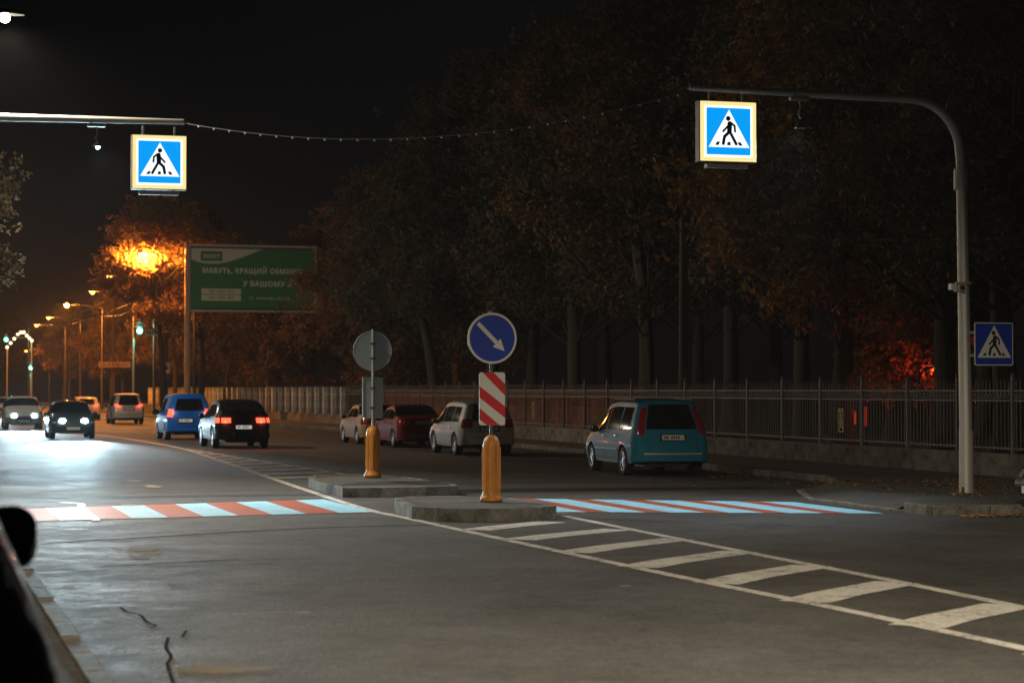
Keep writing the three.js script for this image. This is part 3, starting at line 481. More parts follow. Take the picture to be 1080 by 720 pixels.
{
  const [x, , d] = onLat(197, 400, 17), o = thing('billboard', 'green and white billboard with Cyrillic slogan on a steel post', 'billboard', [x, 0.13, -d]);
  const W = 8.0, Hh = 4.0, yc = 8.85;
  part('post', metricUV(cyl(0.2, 0.2, 11, 0.02, 0, 0, 16)), mat(0.5, 0.34, 0.22, 0.6), o);
  part('backing', box(W, Hh, 0.25, W / 2 + 0.1, yc, -0.02), M.darkSteel, o);
  const tex = canvasTex(1024, 512, (c, w, h) => {
    c.fillStyle = '#3d8050'; c.fillRect(0, 0, w, h); c.fillStyle = '#cfd0c4'; c.beginPath(); c.moveTo(0, 0); c.lineTo(600, 0); c.bezierCurveTo(430, 70, 330, 120, 200, 132); c.bezierCurveTo(110, 136, 50, 120, 0, 96); c.closePath(); c.fill();
    c.fillStyle = '#4d7a35'; c.fillRect(78, 24, 180, 84); c.fillStyle = '#cfd8b8'; c.font = 'bold 52px sans-serif'; c.textAlign = 'center'; c.textBaseline = 'middle'; c.fillText('ЖКНТ', 168, 68);
    c.fillStyle = '#dfe2d8'; c.textAlign = 'right'; c.font = 'bold 66px sans-serif'; c.fillText('МАБУТЬ, КРАЩИЙ ОБМІННИК', 990, 190, 900); c.fillText('У ВАШОМУ МІСТІ', 990, 300, 560);
    c.fillStyle = '#d9d8c8'; c.fillRect(84, 346, 330, 46); c.fillRect(84, 398, 330, 52); c.fillStyle = '#8f8f80'; for (let k = 0; k < 12; k++) { if (k % 5 !== 3) { c.fillRect(150 + k * 17, 358, 11, 20); c.fillRect(150 + k * 17, 412, 11, 20); } }
    c.fillStyle = '#c9cfc2'; c.font = 'bold 36px sans-serif'; c.textAlign = 'left'; c.fillText('obmenka.zhmeh', 540, 424, 330); c.strokeStyle = '#c9cfc2'; c.lineWidth = 5; c.beginPath(); c.arc(500, 424, 14, 0, 7); c.stroke();
  });
  part('poster', new THREE.PlaneGeometry(W - 0.25, Hh - 0.25).translate(W / 2 + 0.1, yc, 0.112), new THREE.MeshStandardMaterial({ map: tex, roughness: 0.7 }), o);
  part('frame', [box(W + 0.1, 0.14, 0.34, W / 2 + 0.1, yc + Hh / 2 + 0.06, -0.02), box(W + 0.1, 0.14, 0.34, W / 2 + 0.1, yc - Hh / 2 - 0.06, -0.02), box(0.14, Hh + 0.26, 0.36, 0.1, yc, -0.02), box(0.14, Hh + 0.26, 0.36, W + 0.12, yc, -0.02)], mat(0.5, 0.45, 0.36, 0.6), o);
}
function signal(name, label, px, py, lat, r, armTo) {
  const [x, y, d] = onLat(px, py, lat), o = thing(name, label, 'traffic light', [x, y, -d], 0, 'green traffic lights far down the road');
  const b = part('housing', [rbox(0.4, 1.1, 0.3, 0, 0.35, -0.16, 0.04)], M.black, o); void b;
  part('lens', new THREE.SphereGeometry(r, 16, 10).scale(1, 1, 0.4).translate(0, 0, 0), glow(0.1, 1, 0.62, 14), o);
  for (const k of [1, 2]) part('lens', new THREE.SphereGeometry(0.13, 12, 8).scale(1, 1, 0.3).translate(0, 0.35 * k, 0), M.black, o);
  part('pole', armTo ? [tube([[0, 0.3, -0.3], [0.1, 0.3, -0.35], [armTo, 0.3, -0.35]], 0.05, 10, 6), cyl(0.08, 0.07, y + 1.5, armTo, -y + 0.1, -0.35, 10)] : cyl(0.08, 0.07, y + 0.3, 0, -y + 0.1, -0.4, 10), M.galv, o);
  const L = new THREE.PointLight(C(0.15, 1, 0.65), 30); L.position.set(0, 0, 0.15); L.castShadow = true; o.add(L); return o;
}
signal('traffic_signal', 'green traffic light beside a lettered plate on a thin pole', 147, 349, 16.2, 0.2, -0.4);
signal('traffic_signal', 'green traffic light far down the road above the headlights', 32, 388, 15, 0.2);
signal('traffic_signal', 'green traffic light hanging far down the road by the string of lights', 6, 358, 13, 0.26, 3);
{
  const [x, y, d] = onLat(162, 350.5, 16.2), o = thing('street_name_plate', 'pale lettered plate next to the green traffic light', 'sign', [x, y, -d]);
  part('plate', box(1.15, 0.45, 0.06), M.signWhite, o); for (let k = 0; k < 6; k++) part('letter', box(0.1, 0.22 + (k % 2) * 0.06, 0.02, -0.44 + k * 0.175, 0, 0.035), M.darkSteel, o); part('bracket', box(0.9, 0.05, 0.05, -0.6, 0, -0.06), M.galv, o);
  const [x2, y2, d2] = onLat(120, 384.5, 17.2), q = thing('road_banner', 'long pale board on the pole above the far silver cars', 'sign', [x2, y2, -(d2 - 0.3)]);
  part('board', box(2.7, 0.5, 0.08), mat(0.42, 0.3, 0.22, 0.7), q); part('letter', [-0.9, -0.5, -0.1, 0.3, 0.7, 1.0].map((v) => box(0.22, 0.24, 0.02, v, 0, 0.045)), mat(0.25, 0.2, 0.16, 0.7), q); part('bracket', box(0.3, 0.1, 0.3, 0, 0, -0.15), M.galv, q);
  const [x3, y3, d3] = onLat(173.5, 388, 17.0), s = thing('stop_sign_plate', 'small white square sign with dark emblem on the wooden pole', 'sign', [x3, y3, -(d3 - 0.4)]);
  part('plate', box(0.62, 0.72, 0.04), M.signWhite, s); part('emblem', [box(0.36, 0.2, 0.02, 0, -0.05, 0.028), box(0.2, 0.16, 0.02, 0.02, 0.12, 0.028)], M.black, s); part('panel', box(0.6, 0.34, 0.04, 0, -0.6, 0), M.darkSteel, s);
}
{ // string of warm bulbs over the far road
  const o = thing('festoon_lights', 'string of warm bulbs sagging over the far road', 'lights');
  const P = [[7, 366], [13, 359], [19, 352], [24, 350], [29, 355], [33, 359]].map(([a, b]) => { const [x, y, d] = onLat(a, b, 13.5); return V(x, y, -d); });
  const pts = P.map((p) => V(p.x, p.y, -250 + (p.x - 13.5)));
  [[7, 366], [13, 359], [19, 352], [24, 350], [29, 355], [33, 359]].forEach(([a, b], i) => { const r = ray(a, b), t = 255 / -r.z; pts[i] = V(r.x * t, EYE + r.y * t, -255); });
  part('cord', tube(pts, 0.03, 20, 5), M.black, o);
  const c = new THREE.CatmullRomCurve3(pts); for (let k = 0; k < 9; k++) { const p = c.getPoint(k / 8); part('bulb', new THREE.SphereGeometry(0.17, 10, 8).translate(p.x, p.y, p.z), glow(1, 0.62, 0.3, 5), o); }
  const L = new THREE.PointLight(C(1, 0.6, 0.3), 60); L.position.copy(c.getPoint(0.5)).add(V(0, -0.6, 0)); L.castShadow = true; o.add(L);
  part('post', [cyl(0.09, 0.07, pts[0].y, pts[0].x, 0, -255, 8), cyl(0.09, 0.07, pts[5].y, pts[5].x, 0, -255, 8)], M.galv, o);
}
{ // red tubes glowing beyond the fence
  for (const [px, py, h, lat] of [[902, 441, 0.34, 26.2], [913, 439, 0.55, 26.2]]) {
    const [x, y, d] = onLat(px, py, lat), o = thing('red_light_post', h < 0.5 ? 'short glowing red tube on a slim post behind the fence' : 'tall glowing red tube on a slim post behind the fence', 'light', [x, 0.3, -d]);
    part('post', cyl(0.05, 0.05, y - 0.3 - h / 2, 0, 0, 0.06, 10), M.darkSteel, o); part('backing', box(0.16, h + 0.1, 0.03, 0, y - 0.3, -0.06), M.darkSteel, o);
    part('tube', cyl(0.04, 0.04, h, 0, y - 0.3 - h / 2, 0, 10), glow(1, 0.05, 0.02, 0.3), o);
    const L = new THREE.PointLight(C(1, 0.06, 0.03), 0.5); L.position.set(0.16, y - 0.3 + h / 2, -0.3); L.castShadow = true; o.add(L);
  }
  const [x, y, d] = onLat(984, 392, 27.5), o = thing('red_lantern', 'red lantern glowing among the leaves behind the right mast', 'light', [x, 0.3, -d]);
  part('post', cyl(0.05, 0.04, y - 0.4, 0, 0, 0, 10), M.darkSteel, o); part('cap', cyl(0.16, 0.06, 0.08, 0, y - 0.12, 0, 12), M.darkSteel, o); part('bulb', new THREE.SphereGeometry(0.05, 12, 8).translate(0, y - 0.26, 0), glow(1, 0.07, 0.03, 1), o);
  const L = new THREE.PointLight(C(1, 0.08, 0.03), 3); L.position.set(0, y - 0.26, 0); L.castShadow = true; o.add(L);
}

// ---------------------------------------------------------------- cars
function interp(list) { return (x) => { if (x <= list[0][0]) return list[0][1]; for (let i = 1; i < list.length; i++) if (x <= list[i][0]) { const [a, b] = list[i - 1], [c, e] = list[i], t = (x - a) / (c - a || 1), s = t * t * (3 - 2 * t) * 0.35 + t * 0.65; return b + (e - b) * s; } return list[list.length - 1][1]; }; }
const paint = (r, g, b, metal = 0.25) => new THREE.MeshPhysicalMaterial({ color: C(r, g, b), roughness: 0.5, metalness: metal * 0.4, specularIntensity: 0.2, clearcoat: 0.7, clearcoatRoughness: 0.04 });
function car(name, label, category, at, turn, o) {
  const { L, W, top, belt, rear, front, wheels, wr = 0.31, sill = 0.24, rCorner = 0.32, fCorner = 0.4, color, tailQ, side, bow = 0.07, rearWin, screen, group } = o;
  const g = thing(name, label, category, at, turn, group), tp = interp(top), bl = interp(belt), rs = interp(rear), fs = interp(front);
  const corner = (d, r, k) => d < r ? k * (r - Math.sqrt(Math.max(0, r * r - (r - d) * (r - d)))) : 0;
  const bottom = (x) => { let y = sill + (x < 0.5 ? (0.5 - x) * 0.14 : 0) + (x > L - 0.5 ? (x - L + 0.5) * 0.1 : 0); for (const xw of wheels) { const R = wr + 0.065, dx = Math.abs(x - xw); if (dx < R) y = Math.max(y, wr + Math.sqrt(R * R - dx * dx)); } return y; };
  const sec = (x, q) => {
    const w = W / 2 * (1 - 0.035 * Math.pow((x - L / 2) / (L / 2), 2)) - corner(x, rCorner, 0.62) - corner(L - x, fCorner, 0.7);
    const yT = tp(x), yb = bottom(x), yB = Math.max(yb + 0.05, Math.min(bl(x), yT - 0.05)), h = yT - yB, cr = Math.min(0.15, h * 0.6), wR = w * (0.955 - 0.2 * clamp(h / 0.55, 0, 1));
    let y, z;
    if (q <= 1) { y = lerp(yb, yB, q); const f = clamp((y - sill) / (yB - sill), 0, 1); z = w * (0.93 + 0.07 * Math.sin(Math.PI * clamp(f * 0.75 + 0.12, 0, 1)) - 0.012 * Math.exp(-Math.pow((f - 0.34) * 14, 2))); if (q > 0.9) z = lerp(z, w * 0.955, (q - 0.9) * 10); }
    else if (q <= 2) { const t = q - 1; y = yB + t * (h - cr); z = lerp(w * 0.955, wR, Math.pow(t, 1.2)); }
    else { const a = (q - 2) * Math.PI / 2; z = wR * Math.pow(Math.cos(a), 0.55); y = yT - cr + cr * Math.pow(Math.sin(a), 0.6); }
    const wa = Math.pow(clamp(1 - x / 1.25, 0, 1), 1.6), wb = Math.pow(clamp(1 - (L - x) / 1.25, 0, 1), 1.6);
    return [x + rs(y) * wa - fs(y) * wb, y, z];
  };
  const P = (x, q, s) => { const [a, y, z] = sec(x, Math.min(q, 3)); return V(z * s, y, -a); };
  const cap = (end, q, t) => { const [a, y, z] = sec(end ? L : 0, q); return V(z * t, y, -(a + (end ? 1 : -1) * bow * (1 - t * t))); };
  const xs = new Set(); for (let x = 0; x <= L; x += 0.13) xs.add(+x.toFixed(3)); for (const r of [0.01, 0.03, 0.06, 0.1, 0.16, 0.22, 0.3]) { xs.add(r); xs.add(+(L - r).toFixed(3)); } xs.add(+L.toFixed(3));
  for (const xw of wheels) for (let k = 0; k <= 12; k++) xs.add(+(xw + (wr + 0.065) * Math.cos(k / 12 * Math.PI)).toFixed(3));
  const X = [...xs].sort((a, b) => a - b), Q = [0, 0.06, 0.15, 0.28, 0.4, 0.52, 0.66, 0.8, 0.9, 1, 1.06, 1.25, 1.5, 1.75, 1.9, 2, 2.12, 2.28, 2.45, 2.62, 2.8, 3];
  const pos = [], idx = [], quad = (a, b, c, d) => idx.push(a, b, c, a, c, d);
  const full = [...Q.map((q) => [q, 1]), ...Q.slice(0, -1).reverse().map((q) => [q, -1])], m = full.length;
  for (const x of X) for (const [q, s] of full) { const v = P(x, q, s); pos.push(v.x, v.y, v.z); }
  for (let i = 0; i + 1 < X.length; i++) for (let j = 0; j + 1 < m; j++) { const a = i * m + j; quad(a, a + m, a + m + 1, a + 1); }
  for (const e of [0, 1]) { const b0 = pos.length / 3, T = 11; for (const q of Q) for (let k = 0; k < T; k++) { const v = cap(e, q, 1 - 2 * k / (T - 1)); pos.push(v.x, v.y, v.z); } for (let j = 0; j + 1 < Q.length; j++) for (let k = 0; k + 1 < T; k++) { const a = b0 + j * T + k; if (e) quad(a, a + 1, a + T + 1, a + T); else quad(a, a + T, a + T + 1, a + 1); } }
  let geo = new THREE.BufferGeometry(); geo.setAttribute('position', new THREE.Float32BufferAttribute(pos, 3)); geo.setIndex(idx); geo = mergeVertices(geo, 1e-4); geo.computeVertexNormals();
  const body = part('body', geo, color, g);
  // patches of other material that follow the body's surface
  const patch = (fn, nu, nv, off, out) => { const p = [], ix = []; for (let i = 0; i <= nu; i++) for (let j = 0; j <= nv; j++) { const u = i / nu, v = j / nv, e = 1e-3, a = fn(u, v), du = fn(Math.min(1, u + e), v).sub(fn(Math.max(0, u - e), v)), dv = fn(u, Math.min(1, v + e)).sub(fn(u, Math.max(0, v - e))), n = du.cross(dv).normalize(); if (n.dot(out(a)) < 0) n.negate(); a.addScaledVector(n, off); p.push(a.x, a.y, a.z); } for (let i = 0; i < nu; i++) for (let j = 0; j < nv; j++) { const a = i * (nv + 1) + j, b = a + nv + 1; ix.push(a, b, b + 1, a, b + 1, a + 1); } const q = new THREE.BufferGeometry(); q.setAttribute('position', new THREE.Float32BufferAttribute(p, 3)); q.setAttribute('uv', new THREE.Float32BufferAttribute(new Float32Array(p.length / 3 * 2), 2)); q.setIndex(ix); q.computeVertexNormals(); return q; };
  const outS = (s) => () => V(s, 0.15, 0), outR = () => V(0, 0.3, 1), outF = () => V(0, 0.5, -1);
  const sideP = (x0, x1, q0, q1, s, off = 0.006, nu = 10, nv = 5) => patch((u, v) => P(lerp(x0, x1, u), lerp(q0, q1, v), s), nu, nv, off, outS(s));
  const capP = (end, q0, q1, t0, t1, off = 0.006, nu = 8, nv = 5) => patch((u, v) => cap(end, lerp(q0, q1, v), lerp(t0, t1, u)), nu, nv, off, end ? outF : outR);
  const qOf = (end, y) => { let best = 0, be = 9; for (let q = 0; q <= 2.6; q += 0.01) { const e = Math.abs(sec(end ? L : 0, q)[1] - y); if (e < be) { be = e; best = q; } } return best; };
  for (const s of [-1, 1]) {
    for (const [x0, x1] of side) part('side_window', sideP(x0, x1, 1.07, 1.93, s), M.glass, g);
    for (const x of o.seams ?? []) part('door_seam', sideP(x, x + 0.014, 0.1, 1.9, s, 0.0035, 1, 10), M.trim, g);
    for (const x of o.handles ?? []) { const a = P(x, 0.86, s); part('door_handle', rbox(0.03, 0.03, 0.17, a.x + s * 0.012, a.y, a.z, 0.012), o.handleMat ?? color, g); }
    if (o.strip) part('side_strip', sideP(o.strip[0], o.strip[1], o.strip[2], o.strip[3], s, 0.012, 12, 2), o.stripMat ?? M.trim, g);
    if (o.skirt) part('sill_strip', sideP(wheels[0] + wr + 0.12, wheels[1] - wr - 0.12, 0.02, 0.1, s, 0.01, 8, 2), o.skirt, g);
    const tl = tailQ, q0 = qOf(0, tl[0]), q1 = qOf(0, tl[1]);
    part('tail_light', [patch((u, v) => { const q = lerp(q0, q1, v), y = sec(0, q)[1]; let qq = q; for (let it = 0; it < 3; it++) { const x = lerp(0.0, tl[3], u), yy = sec(x, qq)[1], yq = sec(x, qq + 0.02)[1]; qq += (y - yy) / ((yq - yy) / 0.02 || 1); } return P(lerp(0, tl[3], u), clamp(qq, 0, 2), s); }, 5, 8, 0.009, outS(s)), capP(0, q0, q1, s, s * tl[2], 0.009, 5, 8)], o.lit ? M.tailLit : M.tail, g);
    if (o.lit) { const p = cap(0, (q0 + q1) / 2, s * 0.9), l = new THREE.PointLight(C(1, 0.1, 0.05), o.lit); l.position.set(p.x, p.y, p.z + 0.12); l.castShadow = true; g.add(l); }
    const hy = o.headY ?? 0.68, hq = qOf(1, hy - 0.08), hq2 = qOf(1, hy + 0.08);
    if (!o.noHead) part('headlight', [capP(1, hq, hq2, s, s * 0.68, 0.008, 5, 4), sideP(L - 0.22, L, Math.min(hq, 0.95), Math.min(hq2, 0.98), s, 0.008, 4, 4)], M.lens, g);
    if (o.beams) {
      const p = cap(1, (hq + hq2) / 2, s * 0.78);
      part('lamp_bulb', new THREE.SphereGeometry(0.13, 12, 8).scale(1, 0.8, 0.35).translate(p.x, p.y, p.z - 0.03), M.headLit, g);
      const l = new THREE.SpotLight(C(0.56, 0.86, 1), o.beams, 0, 0.22, 0.9); l.position.set(p.x, p.y, p.z - 0.12); l.target.position.set(p.x + 1.3, p.y - 0.4, p.z - 20); l.shadow.radius = 3; l.castShadow = true; g.add(l, l.target);
    }
    const mx = o.mirrorX, a = P(mx, 1.12, s).add(V(0, o.mirrorUp ?? 0, 0)), ms = o.mirrorS ?? 1;
    const mir = part('mirror', o.mirrorTall ? rbox(0.22, 0.27, 0.2, a.x + s * 0.01, a.y + 0.02, a.z, 0.095, 6) : [new THREE.SphereGeometry(0.1 * ms, 16, 12).scale(1.05, 0.85 * (o.mirrorTall ?? 1), 0.7).translate(a.x + s * 0.11 * ms, a.y + 0.02, a.z), box(0.12, 0.03, 0.05, a.x + s * 0.03, a.y - 0.04, a.z)], o.mirrorMat ?? color, g);
    part('mirror_glass', new THREE.SphereGeometry(0.088 * ms, 16, 12).scale(1.0, 0.82 * (o.mirrorTall ?? 1), 0.12).translate(a.x + s * (o.mirrorTall ? 0.01 : 0.11 * ms), a.y + 0.02, a.z + 0.066 * ms), M.glass, mir);
  }
  const r0 = qOf(0, rearWin[0]), r1 = qOf(0, rearWin[1]);
  if (o.rearSlope) part('rear_window', patch((u, v) => { const a = lerp(-1, 1, u) * 0.93, q = 3 - Math.abs(a) * 0.95; return P(lerp(o.rearSlope[0], o.rearSlope[1], v), q, a < 0 ? -1 : 1); }, 14, 6, 0.006, () => V(0, 1, 1)), M.glass, g);
  else part('rear_window', capP(0, r0, r1, -rearWin[2], rearWin[2], 0.007, 12, 8), M.glass, g);
  part('windscreen', patch((u, v) => { const a = lerp(-1, 1, u) * 0.95, q = 3 - Math.abs(a) * 0.97; return P(lerp(screen[0], screen[1], v), q, a < 0 ? -1 : 1); }, 14, 8, 0.006, () => V(0, 1, -1)), M.glass, g);
  const bq = qOf(0, 0.36), bq2 = qOf(0, 0.52);
  part('bumper', [capP(0, bq, bq2, -1, 1, 0.03, 14, 4), ...[-1, 1].map((s) => sideP(0, 0.5, Math.min(bq, 0.95), Math.min(bq2, 1), s, 0.022, 6, 4))], o.bumperMat ?? color, g);
  if (o.bumperStrip) part('bumper_strip', capP(0, qOf(0, o.bumperStrip[0]), qOf(0, o.bumperStrip[1]), -0.98, 0.98, 0.036, 14, 2), o.stripMat ?? M.chrome, g);
  part('tailgate_seam', [capP(0, bq2 + 0.01, bq2 + 0.035, -0.82, 0.82, 0.004, 10, 1), ...[-1, 1].map((s) => capP(0, bq2, o.rearSlope ? 0.98 : Math.max(r0, 1), s * 0.82, s * 0.833, 0.004, 1, 8))], M.trim, g);
  { const y = o.plateY ?? 0.78, p = cap(0, qOf(0, y), 0); const pl = part('number_plate', box(0.52, 0.115, 0.014, 0, 0, 0), o.plateGlow ? glow(1, 0.9, 0.75, o.plateGlow) : M.plate, g); pl.position.set(o.plateX ?? 0, y, p.z + 0.02); pl.rotation.x = -0.1; part('plate_recess', box(0.62, 0.17, 0.01, 0, 0, -0.01), M.trim, pl); const ch = []; for (let k = 0; k < 8; k++) if (k !== 2 && k !== 7) ch.push(box(0.035, 0.06, 0.002, -0.19 + k * 0.054, 0, 0.0085)); part('plate_character', ch, M.darkSteel, pl); }
  if (o.front) { part('grille', capP(1, qOf(1, 0.5), qOf(1, 0.66), -0.5, 0.5, 0.008, 10, 3), M.trim, g); const p = cap(1, qOf(1, 0.42), 0), pl = part('number_plate', box(0.52, 0.115, 0.014), M.plate, g); pl.position.set(0, 0.42, p.z - 0.03); part('grille', capP(1, qOf(1, 0.28), qOf(1, 0.4), -0.7, 0.7, 0.008, 10, 3), M.trim, g); }
  for (const [k, xw] of wheels.entries()) for (const s of [-1, 1]) {
    const w = new THREE.Group(); w.name = 'wheel'; w.position.set(s * (W / 2 - 0.125), wr, -xw); g.add(w);
    const tp2 = [[0.62, -0.1], [0.85, -0.11], [0.97, -0.095], [1, -0.06], [1, 0.06], [0.97, 0.095], [0.85, 0.11], [0.62, 0.1]].map(([r, y]) => new THREE.Vector2(r * wr, y));
    part('tyre', new THREE.LatheGeometry(tp2, 36).rotateZ(Math.PI / 2), M.rubber, w);
    const sp = [new THREE.TorusGeometry(wr * 0.63, wr * 0.06, 8, 32).rotateY(Math.PI / 2).translate(s * 0.085, 0, 0), new THREE.CylinderGeometry(wr * 0.17, wr * 0.17, 0.05, 14).rotateZ(Math.PI / 2).translate(s * 0.075, 0, 0)];
    for (let j = 0; j < (o.spokes ?? 7); j++) sp.push(box(0.03, wr * 0.52, wr * 0.15, 0, wr * 0.36, 0).rotateX(j / (o.spokes ?? 7) * 6.2832 + k).translate(s * 0.072, 0, 0));
    part('rim', sp, M.rim, w); part('brake_disc', new THREE.CylinderGeometry(wr * 0.62, wr * 0.62, 0.02, 20).rotateZ(Math.PI / 2), M.black, w);
  }
  part('underbody', [box(W * 0.6, 0.5, L - 0.5, 0, 0.46, -L / 2), box(W * 0.86, 0.05, L - 0.7, 0, sill + 0.02, -L / 2).translate(0, 0, 0)].slice(0, 1).concat([box(W * 0.84, 0.1, wheels[1] - wheels[0] - wr * 2 - 0.25, 0, sill + 0.04, -(wheels[0] + wheels[1]) / 2)]), M.black, g);
  if (o.rails) for (const s of [-1, 1]) part('roof_rail', tube([P(o.rails[0], 2.16, s).add(V(0, 0.0, 0)), P(o.rails[0] + 0.12, 2.16, s).add(V(0, 0.06, 0)), P((o.rails[0] + o.rails[1]) / 2, 2.16, s).add(V(0, 0.06, 0)), P(o.rails[1] - 0.12, 2.16, s).add(V(0, 0.06, 0)), P(o.rails[1], 2.16, s)], 0.016, 24, 6), o.railMat ?? M.trim, g);
  if (o.rods) for (const f of o.rods) part('trim_piece', f({ P, cap, sideP, capP, qOf }), M.chrome, g);
  part('exhaust', tube([[W * 0.25, 0.27, -0.4], [W * 0.25, 0.26, 0.0]], 0.028, 4, 8), M.darkSteel, g);
  void body; return g;
}
const mpv = { L: 4.7, W: 1.86, wheels: [0.98, 3.8], wr: 0.325, sill: 0.27, top: [[0, 1.70], [0.4, 1.735], [2.0, 1.755], [2.7, 1.71], [3.15, 1.56], [3.7, 1.19], [4.3, 0.98], [4.7, 0.8]], belt: [[0, 1.03], [2, 0.99], [3.7, 0.95], [4.7, 0.76]], rear: [[0.4, 0], [0.6, 0.0], [1.02, 0.08], [1.2, 0.17], [1.74, 0.42]], front: [[0.3, 0.1], [0.5, 0], [0.7, 0.06], [0.9, 0.2]], side: [[0.5, 1.35], [1.43, 2.42], [2.5, 3.4]], seams: [1.4, 2.46, 3.42], handles: [1.62, 2.62], screen: [2.72, 3.66], rearWin: [1.06, 1.62, 0.9], tailQ: [0.93, 1.58, 0.95, 0.07], mirrorX: 3.22, plateY: 0.88 };
car('parked_minivan', 'blue green minivan with tall red tail lights parked beside the crossing', 'minivan', [16.62, 0, -45.2], -0.06, { ...mpv, color: paint(0.016, 0.17, 0.28, 0.1), strip: [1.4, 3.4, 0.42, 0.47], stripMat: M.paleTrim, skirt: M.paleTrim, bumperStrip: [0.5, 0.535], rails: [0.45, 2.5], mirrorMat: paint(0.015, 0.1, 0.14), handleMat: M.chrome, group: 'cars parked along the fence' });
car('parked_minivan', 'silver minivan parked along the fence, partly behind the striped panel', 'minivan', [16.62, 0, -60.9], 0.0, { ...mpv, L: 4.3, W: 1.75, wheels: [0.85, 3.45], top: [[0, 1.57], [0.4, 1.62], [1.9, 1.65], [2.5, 1.6], [2.9, 1.46], [3.4, 1.14], [4.0, 0.96], [4.3, 0.78]], belt: [[0, 0.98], [2, 0.95], [3.4, 0.92], [4.3, 0.72]], side: [[0.45, 1.2], [1.28, 2.2], [2.28, 3.1]], seams: [1.24, 2.24, 3.14], handles: [1.46, 2.4], screen: [2.5, 3.34], tailQ: [0.82, 1.08, 0.8, 0.16], rearWin: [1.03, 1.5, 0.84], mirrorX: 2.95, plateY: 0.8, color: paint(0.42, 0.42, 0.4, 0.6), handleMat: M.chrome, group: 'cars parked along the fence' });
const sedan = { L: 4.35, W: 1.74, wheels: [0.9, 3.45], wr: 0.3, sill: 0.22, top: [[0, 1.0], [0.25, 1.05], [0.72, 1.09], [1.35, 1.4], [1.8, 1.46], [2.3, 1.44], [2.6, 1.38], [3.3, 1.03], [3.9, 0.93], [4.35, 0.74]], belt: [[0, 0.94], [1, 0.94], [3.2, 0.92], [4.35, 0.7]], rear: [[0.4, 0], [0.7, 0.02], [1.05, 0.12]], front: [[0.3, 0.1], [0.5, 0], [0.75, 0.12]], side: [[1.05, 1.85], [1.93, 2.95]], seams: [1.16, 1.89, 3.0], handles: [1.36, 2.1], screen: [2.55, 3.26], rearSlope: [0.76, 1.36], rearWin: [0.9, 0.95, 0.5], tailQ: [0.72, 0.92, 0.68, 0.24], mirrorX: 2.85, plateY: 0.74 };
car('parked_sedan', 'dark red sedan parked along the fence', 'car', [16.75, 0, -69.8], 0.0, { ...sedan, color: paint(0.15, 0.007, 0.009, 0.2), plateY: 0.86, group: 'cars parked along the fence' });
car('parked_sedan', 'gold coloured sedan parked ahead of the dark red one', 'car', [16.5, 0, -74.6], 0.0, { ...sedan, color: paint(0.4, 0.26, 0.14, 0.5), group: 'cars parked along the fence' });
const suv = { L: 4.7, W: 1.88, wheels: [0.9, 3.75], wr: 0.37, sill: 0.3, top: [[0, 1.28], [0.25, 1.4], [0.7, 1.55], [1.6, 1.64], [2.4, 1.62], [2.8, 1.52], [3.5, 1.16], [4.2, 1.02], [4.7, 0.86]], belt: [[0, 1.08], [2, 1.05], [3.5, 1.0], [4.7, 0.82]], rear: [[0.4, 0], [0.8, 0.02], [1.1, 0.14], [1.4, 0.34]], front: [[0.4, 0.08], [0.6, 0], [0.85, 0.14]], side: [[0.6, 1.3], [1.38, 2.25], [2.33, 3.2]], seams: [1.34, 2.29, 3.25], handles: [1.55, 2.5], screen: [2.72, 3.45], rearWin: [1.06, 1.34, 0.82], tailQ: [0.86, 1.02, 0.6, 0.3], mirrorX: 3.05, plateY: 0.72 };
car('moving_suv', 'black crossover with glowing tail lights driving away', 'car', [10.75, 0, -70.2], 0.0, { ...suv, color: paint(0.008, 0.008, 0.01, 0.1), lit: 1, plateGlow: 0.5, group: 'cars driving away' });
const van = { L: 4.3, W: 1.76, wheels: [0.75, 3.4], wr: 0.31, sill: 0.26, rCorner: 0.16, top: [[0, 1.79], [0.3, 1.81], [2.2, 1.81], [2.6, 1.74], [3.3, 1.2], [3.9, 1.02], [4.3, 0.82]], belt: [[0, 1.1], [2.2, 1.06], [3.3, 1.0], [4.3, 0.76]], rear: [[0.4, 0], [1.0, 0.02], [1.8, 0.12]], front: [[0.3, 0.1], [0.5, 0], [0.9, 0.18]], side: [[1.3, 2.1], [2.2, 3.1]], seams: [1.2, 2.14, 3.14], handles: [1.35, 2.3], screen: [2.6, 3.24], rearWin: [1.14, 1.6, 0.8], tailQ: [0.9, 1.2, 0.86, 0.1], mirrorX: 2.95, plateY: 0.76, mirrorS: 1.3 };
car('moving_van', 'bright blue small van with glowing tail lights driving away', 'van', [10.62, 0, -83.2], 0.0, { ...van, color: paint(0.006, 0.13, 0.6, 0.05), mirrorMat: M.trim, plateGlow: 0.35, plateX: -0.15, lit: 0.8, group: 'cars driving away' });
car('moving_minivan', 'pale silver minivan far down the road driving away', 'minivan', [12.3, 0, -123.4], 0.0, { ...mpv, color: paint(0.45, 0.42, 0.38, 0.4), tailQ: [1.0, 1.14, 0.88, 0.1], lit: 0.3, group: 'cars driving away' });
car('moving_minivan', 'pale hatchback ahead of the far silver minivan', 'car', [11.35, 0, -141], 0.0, { ...mpv, L: 4.1, wheels: [0.75, 3.3], top: [[0, 1.42], [0.4, 1.47], [1.8, 1.5], [2.4, 1.45], [3.2, 1.05], [3.8, 0.92], [4.1, 0.76]], belt: [[0, 0.95], [3.2, 0.92], [4.1, 0.7]], side: [[0.6, 1.3], [1.4, 2.2], [2.3, 3.0]], seams: [1.35, 2.25], handles: [1.5], screen: [2.4, 3.15], rearWin: [1.0, 1.36, 0.84], tailQ: [0.9, 1.02, 0.86, 0.1], mirrorX: 2.85, plateY: 0.7, color: paint(0.5, 0.48, 0.45, 0.2), lit: 0.3, group: 'cars driving away' });
